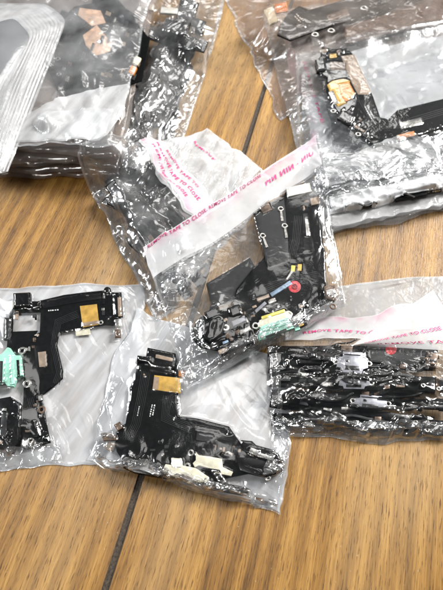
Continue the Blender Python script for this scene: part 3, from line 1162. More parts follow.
# fan of bag mouths lying over the left of the stack
def fan():
    n = 10
    for k in range(n):
        o = k / (n - 1)
        lab = ['lowest', 'second lowest', 'third lowest', 'fourth lowest', 'fifth lowest', 'fifth highest', 'fourth highest', 'third highest', 'second highest', 'topmost'][k]
        root = None
        tip = np.array([68 - 26 * o * 0.9, 20 + 3 * o])
        # ridge line from off-frame upper left to the tip, then down the front edge
        ny, nx = 70, 60
        A = np.array([-30, 3 + 26 * o]); B = np.array([47 - 30 * o, 4 + 10 * o]); T = np.array([67 - 32 * o, 20 + 13 * o])
        Cc = np.array([43 - 34 * o, 82 + 4 * o]); D = np.array([8 - 30 * o, 172 - 6 * o])
        ctrl = np.array([A, B, T, Cc, D])
        tt = np.linspace(0, 1, ny)
        # Catmull-like smooth outline through the control points
        kn = np.array([0, 0.27, 0.38, 0.62, 1.0])
        ou = np.interp(tt, kn, ctrl[:, 0]); ov = np.interp(tt, kn, ctrl[:, 1])
        for _ in range(4):
            ou[1:-1] = (ou[:-2] + 2 * ou[1:-1] + ou[2:]) / 4; ov[1:-1] = (ov[:-2] + 2 * ov[1:-1] + ov[2:]) / 4
        X = np.zeros((ny, nx)); Y = X.copy(); Z = X.copy()
        hh = (23.0 + k * 1.25)
        rng = np.random.default_rng(k + 5)
        ph = rng.uniform(0, 6.28)
        for j in range(ny):
            pe = np.array([ou[j], ov[j]])
            pb = np.array([-32.0, 60 + 120 * (tt[j])])
            for i in range(nx):
                a = i / (nx - 1)
                uv = pe * (1 - a) + pb * a
                h = (hh - 2.6 * (1 - a) ** 3 + 2.5 * math.sin(a * 2.2) + 0.5 * math.sin(7 * tt[j] + ph) * (1 - a) + 0.25 * math.sin(19 * tt[j] + 9 * a + ph)) * MM
                p = P(uv[0], uv[1], h)
                X[j, i], Y[j, i], Z[j, i] = p
        c = (X.mean(), Y.mean(), Z.min())
        root = thing('bag_mouth_flap', f'{lab} of the fanned clear bag mouths at the left edge', 'plastic bag', c, 'fanned bag mouths at the left edge')
        grid_mesh('film', X, Y, Z, M['fan'], root)
        # thick folded lip along the mouth
        V, F = [], []
        kk = 4
        for j in range(ny):
            for i in range(kk):
                V.append((X[j, i] - c[0], Y[j, i] - c[1], Z[j, i] - c[2] + (0.25 + 0.3 * math.sin(math.pi * i / (kk - 1))) * MM))
        for j in range(ny - 1):
            for i in range(kk - 1):
                F.append((j * kk + i, j * kk + i + 1, (j + 1) * kk + i + 1, (j + 1) * kk + i))
        me = bpy.data.meshes.new('folded_lip')
        me.from_pydata(V, [], F)
        for p_ in me.polygons:
            p_.use_smooth = True
        link('folded_lip', me, root, M['lip'])
        hm_add_grid(X, Y, Z)


fan()


# ------------------------------------------------------------------ upper right pile
def right_pile():
    # flat bags at the very bottom
    def fill(k):
        def fn(z):
            g = Flex(['grey flex inside the bottom bag of the upper right pile', 'grey flex inside the second lowest bag of the upper right pile', ''][k], 390, 150, z / MM, G_FLEX, seed=200 + k)
            g.board([(345, 60), (460, 40), (460, 185), (420, 196), (350, 212), (338, 190)], 0.2, 1.0, 'tan')
            g.rect('component', 380, 196, 20, 7, -10, 1.2, .5, 'brown')
        return fn
    lp = pouch_stack([(290, 30), (490, 0), (490, 197), (331, 231)], 4, 3, 2.3, ['bottom bag of the upper right pile, flat on the wood', 'second lowest flat bag of the upper right pile', 'third lowest flat bag of the upper right pile'],
                     G_STACKR, ['film_hazy', 'frost_light', 'film_hazy'], 2.5, 160, None, [fill(0), fill(1), None])
    lp.front([(10, 0.5, 1.6, 20)], 'frost_light', tent=4, clear=0.2, iters=2, zfix=lp.top)
    # wide bag with a pink-printed strip on its left
    lo = Bag('wide lower bag of the upper right pile with a pink printed strip at its left', [(262, 10), (480, -30), (480, 184), (318, 222)], [3, 6, 7, 6], G_STACKR, seed=21, wob=0.8)
    lo.back()
    for i, (lab, u, v, ln, dg, h) in enumerate([
            ('black flex low at the front of the upper right pile, along the white edge', 400, 192, 130, -10, 8.5),
            ('black flex under the crinkles in front of the large orange padded flex', 380, 170, 120, -12, 10.0)]):
        bundle_flex(lab, u, v, ln, dg, h, 70 + i, 16, None, 0, 4)
    lo.front([(10, 1.0, 2, 60), (2.6, 0.36, 6, 8), (2.3, 0.26, 5, 40), (2.2, 0.2, 4, -40)], 'film_silver', tent=5)
    lo.over('adhesive_strip', 0.06, 0.17, 0.15, 0.80, 'strip_pink', 0.15, 's')
    lo.text('REMOVE TAPE', 0.115, 0.36, 0.3, 2.0, axis='t', flip=False, gaps=0.03)
    lo.over('white_edge', 0.01, 0.999, 0.955, 0.999, 'frost_dense', 0.3)
    lo.rim(0.03, 0.99, 0.80, 0.96, 502, 0.5, ang=10)
    lo.seam(1.2, 'LR')
    # back bag
    b = Bag('brownish clear bag behind, at the top edge right of centre, over the wood', [(222, -20), (500, -110), (490, 30), (280, 112)], [8, 10, 12, 5], G_STACKR, seed=22, wob=2.0)
    b.back('film_back')
    f = Flex('black flex with orange and cream ends at the top edge, right of centre', 320, 15, 13.5, G_FLEX, bend=0.4, seed=9)
    f.board([(277, 36), (280, 26), (288, 15), (299, 8), (309, 12), (345, 0), (450, -45), (450, -8), (400, 8), (345, 24), (330, 28), (315, 33), (290, 42)], 0, 0.6)
    f.rect('contact_pad', 281, 10, 12, 9, -10, 0.3, 1.0, 'orange'); f.rect('connector', 271, 18, 9, 15, -22, 0.2, 1.4, 'cream')
    f.ring(315, 36, 4, 0.6); f.ring(331, 32, 4, 0.6); f.ring(364, 9, 4, 0.7)
    f.marks(296, 15, 303, 22, 0.72, 4, 1.4, 4, 2)
    f.rect('component', 338, 16, 22, 7, -20, 0.6, .5, 'brown'); f.rect('component', 300, 28, 9, 6, -15, .6, 1.2, 'black_glossy')
    f.board([(345, 28), (450, -4), (450, 22), (345, 45)], -0.6, 0.5, 'brown', 'flex_tail')
    b.front([(13, 1.0, 1.8, -30), (6, 0.5, 2.5, 40), (2.6, 0.12, 5, 0)], 'film_wood_cast', tent=6)
    b.seam(1.2, 'LB')
    # top bag
    q = [(296, 44), (470, 14), (475, 160), (306, 190)]
    t = Bag('top bag of the upper right pile holding the large angled flex', q, 15.5, G_STACKR, seed=23, wob=1.4)
    t.back('film_back')
    xx = hm_at(*P(370, 90, .015)[:2], 20) / MM
    h = max(14.0, xx + 0.4)
    t.patch('folded_white_film', [(346, 49), (400, 38), (470, 24), (470, 104), (397, 118), (380, 122), (366, 97), (352, 70)], 14.0, 'frost_dense', 0.3)
    f = Flex('large angled black flex with orange pad and bronze plate, upper right', 360, 100, h, G_FLEX, bend=0.15, seed=5)
    f.board([(322, 48), (332, 50), (346, 49), (352, 54), (360, 74), (373, 97), (380, 118), (388, 120), (397, 111), (460, 96), (460, 124), (400, 143), (386, 145), (374, 148),
             (352, 130), (338, 116), (331, 106), (326, 92), (327, 80), (316, 74), (314, 65), (320, 58)], 0, 0.5)
    f.piece('metal_plate', [(341, 57), (354, 55), (371, 92), (369, 95), (358, 95), (352, 84)], 0.52, 0.4, 'tan')
    f.piece('gold_frame', [(327, 86), (332, 82), (343, 80), (350, 82), (342, 98), (346, 104), (338, 108), (333, 101)], 0.5, 0.7, 'gold')
    f.piece('orange_pad', [(338.7, 85), (349, 82.6), (355, 94), (353, 98), (346, 102), (342, 98)], 1.22, 0.35, 'orange')
    f.rect('silver_pad', 333.5, 98, 5, 14, -24, 1.2, 0.3, 'silver')
    f.rect('component', 338, 67.5, 16, 8, 2, 0.5, 0.8, 'brown'); f.rect('component', 333, 57, 7, 4, -10, .5, .6, 'gold')
    f.rect('module', 320, 68, 9, 12, -10, .4, 1.6, 'black_glossy'); f.rect('module', 345, 120, 14, 10, 30, .5, 1.2, 'black_glossy')
    f.rect('silver_contact', 411, 124, 22, 7, -13, 0.5, .4, 'silver'); f.rect('gold_contact', 406, 136, 17, 4.5, -14, .5, .4, 'orange')
    f.scatter([(322, 50), (344, 52), (340, 64), (322, 66)], 9, 31, 0.52, -20); f.scatter([(336, 110), (352, 108), (372, 134), (372, 142), (350, 128)], 12, 32, 0.52, 30)
    f.traces([(362, 100), (376, 128), (400, 124), (455, 108)], 4, 1.8, 0.53)
    f.marks(367, 105, 374, 118, 0.56, 8, 1.3, 6, 2)
    f.ring(358, 135, 3, .6); f.ring(333, 112, 3, 0.6); f.ring(322, 52, 2.4, .6)
    t.front([(13, 0.5, 1.7, -15), (2.8, 0.34, 5, 25), (2.3, 0.26, 4, 70), (2.2, 0.2, 4, -20)], 'film_crisp', tent=12, clear=0.8, iters=4, wm=lambda s, t: 0.03 + 1.3 * np.clip((t - 0.72) / 0.12, 0, 1) + 0.15 * np.clip((0.12 - s) / 0.1, 0, 1))
    t.over('folded_film', 0.02, 0.99, 0.80, 0.985, 'film_silver', 0.15)
    t.seam(1.1, 'LRB')


right_pile()


# ------------------------------------------------------------------ bag behind the centre: black bundle, printed white flap
def bag_middle():
    b = Bag('bag behind the centre with a frosted pink printed flap and black bundle', [(84, 176), (206, 127), (280, 182), (160, 320)], 1.0, G_BAG, seed=31, wob=1.6)
    b.back()
    defs = [('black flex at the outer left side of the bundle behind the centre bag', 147, 257, 88, 57, 1.0, None, 12),
            ('black flex with a steel connector in the bundle behind the centre bag', 150, 246, 122, 54, 2.6, 'silver', 13),
            ('black flex in the middle of the bundle behind the centre bag', 156, 232, 126, 50, 3.4, None, 13),
            ('black flex crossing the bundle behind the centre bag at an angle', 146, 226, 90, 36, 5.2, None, 11),
            ('black flex nearest the pink print in the bundle behind the centre bag', 168, 214, 112, 47, 2.0, 'black_glossy', 13),
            ('black flex low in the bundle behind the centre bag, under the print side', 160, 222, 118, 52, 0.8, None, 15),
            ('black flex partly under the frosted flap behind the centre bag', 176, 207, 108, 48, 1.4, None, 14),
            ('topmost black flex of the bundle behind the centre bag', 144, 236, 105, 56, 5.6, None, 10)]
    for i, (lab, u, v, ln, dg, h, cn, wd) in enumerate(defs):
        bundle_flex(lab, u, v, ln, dg, h, 90 + i, wd, cn, 0.05 * (i - 2), 6)
    b.front([(8, 0.8, 3.0, -50), (2.6, 0.40, 6, -45), (2.2, 0.28, 5, -20), (2.0, 0.2, 4, 40)], 'film_half', tent=3, iters=3, clear=0.25, wm=lambda s, t: 1.15 - 1.05 * np.clip((s - 0.36) / 0.1, 0, 1))
    # flap: the part away from the bundle
    b.over('frosted_flap', 0.43, 0.998, 0.0, 0.75, 'frost', 0.2)
    b.over('adhesive_strip', 0.45, 0.63, 0.0, 0.75, 'strip_pink', 0.3, 's')
    b.text('REMOVE TAPE TO CLOSE', 0.545, 0.04, 0.58, 1.7, axis='t', gaps=0.03, dz=0.5, seed=3)
    b.text('REMOVE TAPE TO CLOSE', 0.495, 0.05, 0.5, 1.8, axis='t', gaps=0.04, dz=0.5, seed=4)
    b.text('REMOVE TAPE TO', 0.595, 0.10, 0.42, 1.2, axis='t', gaps=0.03, dz=0.5, seed=5)
    b.text('REMOVE', 0.82, 0.12, 0.26, 1.3, axis='t', gaps=0.03, dz=0.5, seed=6)
    b.rim(0.005, 0.11, 0.1, 0.97, 503, 0.55, ang=60)
    b.rim(0.0, 0.6, 0.86, 0.995, 504, 0.5, ang=40)
    b.seam(1.2, 'LTB')


bag_middle()


# ------------------------------------------------------------------ left bag
def bag_left():
    b = Bag('bag at the left edge holding the flex with the mint green connector', [(-14, 287), (142, 284), (140, 457), (-14, 474)], 0.5, G_BAG, seed=41, wob=1.3)
    b.back('frost_wrinkle_sheen')
    f = Flex('black flex with a square gold pad and mint connector at the left edge', 55, 350, 1.2, G_FLEX, bend=0.12, seed=2)
    f.board([(41, 301), (64, 295.5), (84, 293), (104, 291), (114, 293), (119, 295), (121, 322), (116, 326), (104, 325), (84, 329), (60, 333), (57, 346), (63, 372), (63, 379), (55, 386),
             (42, 396), (47, 423), (51, 443), (36, 447), (25, 450), (20, 446), (23, 420), (24, 388), (24, 350), (29, 338), (40, 333), (41, 312), (10, 313), (9, 310)], 0, 0.45)
    f.board([(10, 312), (14, 312), (13, 332), (38, 331), (30, 345), (24, 352), (10, 352), (7, 348)], 0.2, 0.4, 'black', 'camera_side_strip')
    f.rect('module', 23.5, 302, 17, 14, -3, 0.3, 2.2, 'black_glossy', 0.4); f.rect('module', 35, 306, 10, 7, 0, .3, 1.3, 'black_glossy', .3)
    f.ring(12, 306, 3.6, 0.4, 'cream'); f.ring(22.5, 351, 4.2, 0.6); f.ring(27.5, 384, 4.4, 0.6); f.ring(31, 441, 3.4, 0.6); f.ring(42, 410, 4, .5, 'brown'); f.ring(101, 323, 2.6, 0.6)
    f.piece('gold_pad', [(80, 306.5), (97, 304.5), (99.5, 325), (83, 328)], 0.5, 0.3, 'gold')
    f.piece('pad_contact', [(83, 323), (99, 320.5), (99.3, 324), (83, 327)], 0.82, 0.1, 'tan')
    f.piece('stiffener', [(38, 352.5), (46, 351.5), (47, 366.5), (39.5, 367.5)], 0.5, 0.35, 'tan')
    f.piece('stiffener_bed', [(34, 346), (51, 345), (53, 374), (37, 376)], 0.46, 0.1, 'black_glossy', 0.05)
    f.rect('board_connector', 118.5, 306, 8, 24, -3, 0.3, 1.6, 'black_glossy', 0.3); f.rect('connector_shell', 119.8, 307, 3.6, 19, -3, 1.95, .2, 'tan', .05)
    f.rect('component', 118, 324, 5.5, 8, -3, .4, .9, 'silver'); f.rect('component', 118, 334.5, 6, 8, -3, .1, 1, 'brown')
    f.disc('microphone', 108, 292, 3.6, 0.4, 1.5, 'black_glossy')
    f.piece('second_pad', [(75.5, 329.5), (90, 327.5), (91, 335), (76, 336.5)], -0.5, 0.3, 'cream')
    f.piece('folded_tail', [(41, 303), (64, 298), (84, 295), (101, 294), (102, 299), (64, 305), (44, 309)], 0.5, 0.4, 'black_glossy', 0.15)
    # mint connector
    c = f.piece('charging_connector', [(-14, 357), (3, 356), (9, 349), (12, 350), (17, 357), (22, 357), (24, 377), (18, 379), (15, 388), (9, 388), (6, 384), (-14, 387)], 0.8, 2.0, 'mint', 0.3)
    f.piece('connector_slot', [(16.5, 360), (19, 360), (20, 376), (17.5, 377)], 2.85, 0.12, 'black_glossy', 0.03)
    f.rect('connector_slot', 1, 372, 3, 22, 2, 2.82, .1, 'charcoal', .03); f.rect('connector_rib', 6, 370, 1.8, 24, 2, 2.82, .35, 'mint', .06); f.rect('connector_pin', -3, 362, 3, 3, 2, 2.82, .15, 'silver', .04)
    f.piece('connector_rib', [(10, 354), (13.5, 356), (15, 384), (11.5, 385)], 2.82, 0.4, 'mint', 0.12)
    f.scatter([(28, 336), (40, 334), (38, 350), (28, 352)], 5, 1); f.scatter([(24, 388), (40, 396), (46, 424), (48, 442), (26, 446)], 16, 2)
    f.scatter([(100, 296), (113, 296), (114, 322), (102, 322)], 6, 3); f.scatter([(10, 313), (40, 313), (40, 318), (10, 318)], 5, 4, 0.6); f.scatter([(-8, 402), (18, 402), (20, 440), (-8, 446)], 12, 5, 2.5)
    f.traces([(56, 384), (60, 372), (54, 346), (58, 322), (78, 314)], 5, 1.6, 0.48); f.traces([(30, 398), (36, 420), (36, 440)], 4, 1.8, 0.48); f.traces([(62, 300), (100, 297)], 3, 1.6, 0.48)
    f.marks(48, 310.8, 60, 309.8, 0.95, 3, 1.3, 5, 1)
    f.marks(39, 421, 43, 432, 0.5, 6, 1.0, 3, 2)
    f.piece('speaker_mesh_bracket', [(-10, 402), (12, 398), (22, 405), (22, 440), (14, 455), (-10, 446)], 0.5, 2.0, 'black_glossy', 0.4)
    f.rect('component', 8, 330, 6, 22, 2, .3, 1.2, 'charcoal'); f.rect('component', 4, 425, 6, 25, 4, 2.5, .5, 'charcoal')
    f.rect('component', 35, 430, 7, 16, -15, .5, .8, 'black_glossy')
    b.front([(9, 0.5, 4.0, 62), (3, 0.36, 7.0, 55), (2.4, 0.24, 6, 70)], 'film', tent=8, clear=0.3, iters=3, wm=lambda s, t: 0.35 + 0.65 * np.clip((s - 0.5) / 0.15, 0, 1) + 1.6 * np.clip((t - 0.78) / 0.1, 0, 1) * np.clip((0.55 - s) / 0.1, 0, 1))
    b.rim(0.0, 0.48, 0.92, 0.995, 505, 0.45, ang=20)
    b.seam(1.3, 'RTB')


bag_left()


# ------------------------------------------------------------------ bottom centre bag
def bag_bottom():
    b = Bag('bag at the bottom centre holding the angled flex with cream brackets', [(136, 306), (298, 368), (278, 514), (82, 464)], [1.5, 1, .5, .5], G_BAG, seed=51, wob=1.9)
    b.back('frost_wrinkle_sheen')
    f = Flex('angled black flex with an amber band and cream brackets, bottom centre', 180, 430, 2.0, G_FLEX, bend=0.2, seed=4)
    f.board([(138, 358), (150, 357), (178, 366), (179, 380), (178, 400), (180, 417), (197, 419), (229, 427), (241, 444), (262, 452), (283, 459), (283, 471), (270, 479), (248, 474),
             (228, 478), (205, 484), (170, 480), (140, 474), (126, 466), (117, 452), (115, 440), (118, 428), (125.7, 424), (131, 393), (130, 389), (135, 380)], 0, 0.5)
    f.piece('board_connector', [(148, 349), (176, 355), (177, 362), (175, 371), (149, 367), (146, 360)], 0.5, 1.7, 'black_glossy', 0.35)
    f.piece('connector_shell', [(156, 354.5), (173, 358.5), (172.5, 362), (155.5, 358)], 2.25, 0.2, 'tan', .05)
    f.piece('connector_ridge', [(150, 366), (175, 372), (174, 376), (150, 371)], 0.8, 1.0, 'black_glossy', .2)
    f.rect('microphone', 145, 361, 15, 6, 8, 0.5, 2.0, 'black_glossy', 0.4)
    f.piece('amber_band', [(154.4, 375.5), (180.5, 378.5), (181, 394), (152.5, 390)], 0.55, 0.35, 'gold')
    f.piece('band_end', [(154.2, 377), (159, 377.6), (157.8, 390), (152.9, 389.4)], 0.92, 0.1, 'tan', 0.04)
    f.rect('orange_tab', 181.5, 374.5, 6, 6, 10, -.3, .8, 'orange')
    f.marks(155, 404, 152, 419, 0.56, 5, 1.3, 6, 2); f.marks(139.5, 406, 137, 418, 0.56, 7, 1.0, 6, 1)
    f.rect('component', 145, 377, 3, 2, 10, .5, .3, 'silver'); f.rect('component', 174, 419, 2, 3, 10, .5, .3, 'silver')
    f.rect('stiffener', 205, 438, 17, 7.5, 8, 0.5, .5, 'charcoal'); f.rect('stiffener_bed', 205, 438, 27, 14, 8, 0.5, 0.2, 'black_glossy', .05)
    f.scatter([(122, 446), (186, 438), (190, 456), (166, 460), (130, 458)], 10, 11, 0.5, 5, ('black_glossy', 'charcoal', 'black_glossy', 'silver'))
    f.scatter([(228, 432), (240, 446), (270, 458), (278, 466), (236, 468), (228, 450)], 14, 12, 0.6, 18); f.scatter([(208, 446), (226, 450), (228, 462), (214, 462)], 8, 13, 0.6, 9)
    f.scatter([(166, 477), (205, 484), (200, 482), (170, 474)], 6, 14, 0.6, 8); f.scatter([(140, 362), (150, 364), (148, 376), (139, 376)], 5, 15, 0.5, 8)
    f.traces([(146, 372), (142, 395), (136, 424), (128, 440)], 6, 1.7, 0.53); f.traces([(168, 396), (165, 418), (190, 428), (230, 436)], 6, 1.8, 0.53)
    # cream brackets
    f.piece('cream_bracket', [(196, 453), (199, 456), (222, 459.5), (223, 468), (233, 472.5), (231, 476.5), (215, 473.5), (212, 469.5), (199, 466), (195, 468), (193, 464), (196, 461)], 0.9, 1.2, 'cream', 0.06)
    f.piece('cream_bracket', [(163, 471), (166, 465), (172, 466), (171.5, 459), (182, 459.5), (183, 466.5), (196, 469), (209, 478), (208, 483.5), (190, 482), (166, 475)], 0.9, 1.4, 'cream', 0.06)
    f.piece('bracket_slot', [(176, 473.5), (184, 474.5), (197, 480), (196, 481.8), (181, 478.5)], 2.32, 0.12, 'brown', 0.03)
    f.piece('socket_slot', [(199, 466.5), (220, 470), (221, 473), (201, 469.5)], 2.15, 0.12, 'black_glossy', 0.03)
    f.rect('white_square', 177, 463.5, 9, 7, 4, 2.32, .25, 'white', .06)
    for (x, y, r_) in ((187.6, 466, 3.2), (206.5, 480.6, 3), (166, 471, 3), (228, 455.5, 4), (191, 453, 3.4)):
        f.ring(x, y, r_, 1.0 if r_ > 3.1 else 2.1)
    f.rect('module', 209, 452, 17, 5, 9, .5, .9, 'black_glossy'); f.rect('module', 226, 459, 9, 8, 10, .5, 1.4, 'black_glossy')
    f.piece('bronze_tab', [(101, 434), (106, 433), (116, 436), (117, 441), (104, 441.5)], 0.8, 1.5, 'brown', 0.3)
    f.rect('component', 119, 427, 7, 7, -30, .6, 1.2, 'brown'); f.rect('component', 110, 446, 8, 9, 30, .3, .8, 'tan')
    f.piece('speaker_bar', [(122, 460), (130, 459), (161, 467), (162, 479), (135, 474), (124, 469)], 0.6, 2.6, 'black_glossy', 0.7)
    f.piece('speaker_bar', [(200, 482), (206, 480), (246, 488), (250, 490), (249, 495), (243, 496), (202, 489)], 0.3, 1.6, 'black_glossy', 0.3)
    f.piece('coupler', [(241, 441), (252, 442), (256, 446), (274, 451), (280, 457), (280, 463), (262, 458), (244, 452)], 0.6, 1.4, 'black_glossy', 0.2)
    f.piece('coupler', [(236, 457), (258, 460), (277, 466), (276, 475), (266, 478), (240, 471)], 0.6, 1.5, 'black_glossy', 0.2)
    f.piece('coupler_gap', [(256, 452), (274, 457), (273, 461), (255, 456)], 2.0, 0.3, 'silver', 0.08)
    f.rect('component', 254, 452, 9, 6, 20, 2.3, .5, 'silver'); f.ring(268, 478, 3, 1)
    b.front([(10, 0.55, 3.0, 55), (2.8, 0.32, 6.0, 50), (2.3, 0.24, 5, 10), (2.2, 0.2, 4, 110)], 'film', tent=7, clear=0.3, iters=3, wm=lambda s, t: 0.10 + 1.2 * np.clip((t - 0.80) / 0.12, 0, 1) + 0.6 * np.clip((s - 0.62) / 0.15, 0, 1) + 0.9 * np.clip((0.14 - s) / 0.1, 0, 1))
    b.rim(0.03, 0.98, 0.94, 0.995, 506, 0.6, ang=50)
    b.rim(0.0, 0.10, 0.45, 0.9, 507, 0.5, ang=70)
    b.rim(0.88, 0.995, 0.45, 0.9, 508, 0.45, ang=50)
    b.seam(1.3, 'LRB')


bag_bottom()


# ------------------------------------------------------------------ right bag
def bag_right():
    b = Bag('bag at the right edge with a stack of black flexes and pink printed flap', [(262, 292), (462, 272), (462, 444), (274, 434)], 0.8, G_BAG, seed=61, wob=1.5)
    b.back()
    defs = [('lowest flex of the right edge bundle, along its front', 360, 424, 160, 4, 0.6, None, 0, 13),
            ('plain black flex in front of the lavender connectors at the right edge', 352, 413, 150, 8, 2.0, None, 0.1, 13),
            ('flex with the long lavender connector nearest the front of the right edge bundle', 362, 402, 165, 3.5, 3.4, 'lavender', 0.05, 12),
            ('plain black flex between the lavender connectors of the right edge bundle', 372, 394, 150, -6, 2.4, None, -0.2, 14),
            ('flex with a lavender connector in the middle of the right edge bundle', 352, 383, 150, 2, 5.0, 'lavender', 0.01, 12),
            ('black flex lying askew at the left of the right edge bundle', 318, 376, 90, 12, 4.0, None, 0.2, 14),
            ('flex with the largest lavender connector at the back of the right edge bundle', 352, 363, 150, 2, 5.4, 'lavender', 0.0, 19),
            ('rearmost black flex of the right edge bundle, by the pink printed flap', 350, 353, 150, -2, 2.4, None, 0.3, 12)]
    for i, (lab, u, v, ln, dg, h, cn, ct, wd) in enumerate(defs):
        f = bundle_flex(lab, u, v, ln, dg, h, 120 + i, wd, cn, ct, 8)
        if i == 6:
            f.board([(366, 345), (436, 350), (438, 360), (405, 366), (370, 362)], 1.2, 0.6, 'charcoal', 'flex_tail')
            f.disc('red_sticker', 391, 349.5, 5.5, 1.85, .15, 'red')
            f.rect('mesh_end', 430, 362, 11, 14, 9, 1.4, 1.4, 'brown', 0.4); f.scatter([(423, 354), (438, 355), (437, 371), (423, 370)], 8, 33, 2.8, 9)
    b.front([(8, 0.7, 3.0, -4), (2.6, 0.36, 6, 4), (2.2, 0.28, 5, 30), (2.0, 0.2, 4, -50)], 'film_crisp', tent=3, clear=0.25, iters=3, wm=lambda s, t: 0.4 + 1.0 * np.clip((t - 0.35) / 0.1, 0, 1) + 0.8 * np.clip((t - 0.86) / 0.08, 0, 1))
    b.over('frosted_flap', 0.05, 0.995, 0.0, 0.33, 'frost_light', 0.2)
    b.over('adhesive_strip', 0.10, 0.75, 0.24, 0.39, 'strip_pink', 0.35)
    b.text('REMOVE TAPE TO CLOSE BAG', 0.2, 0.345, 0.5, 1.1, dz=0.6, gaps=0.08, seed=2)
    b.rim(0.02, 0.98, 0.92, 0.995, 509, 0.55, ang=10)
    b.rim(0.0, 0.06, 0.42, 0.9, 510, 0.5, ang=60)
    b.seam(1.2, 'LRBT')
    # the turned-back triangular corner of the flap, printed
    A, B, C = (362, 349), (436, 292), (470, 352)
    n = 60
    X = np.zeros((n, n)); Y = X.copy(); Z = X.copy()
    pa, pb, pc, pd = [np.array(q, float) for q in ((352, 345), (433, 290), (474, 300), (474, 352))]
    h0 = np.array([9.5, 10.5, 9.0, 9.0])
    for j in range(n):
        for i in range(n):
            s, t = i / (n - 1), j / (n - 1)
            uv = (pa * (1 - s) + pb * s) * (1 - t) + (pd * s + (pa * .97 + pd * .03) * (1 - s)) * t
            h = 9.5 + 1.4 * math.sin(t * math.pi * .9) - 1.0 * t + 0.4 * math.sin(8 * s + 3 * t) * t
            X[j, i], Y[j, i], Z[j, i] = P(uv[0], uv[1], h * MM)
    fl = grid_mesh('turned_back_flap', X, Y, Z, M['strip'], b.root)
    cap = Bag.__new__(Bag)
    cap.X, cap.Y, cap.Z, cap.nx, cap.ny, cap.root = X, Y, Z, n, n, b.root
    cap.ls, cap.lt = 0.045, 0.022
    cap.text('REMOVE TAPE TO CLOSE', 0.10, 0.60, 0.75, 1.5, mirror=False, dz=0.35, gaps=0.02, seed=11)
    cap.text('REMOVE TAPE', 0.2, 0.85, 0.7, 1.4, 'dark_pink_ink', dz=0.35, gaps=0.03, seed=12)
    # folded rim of the flap
    V, F = [], []
    for i in range(n):
        for k in range(4):
            V.append((X[k, i] - b.root.location.x, Y[k, i] - b.root.location.y, Z[k, i] - b.root.location.z + 0.3 * MM))
    for i in range(n - 1):
        for k in range(3):
            F.append((i * 4 + k, i * 4 + k + 1, i * 4 + k + 5, i * 4 + k + 4))
    me = bpy.data.meshes.new('folded_rim'); me.from_pydata(V, [], F); link('folded_rim', me, b.root, M['seam'])


bag_right()


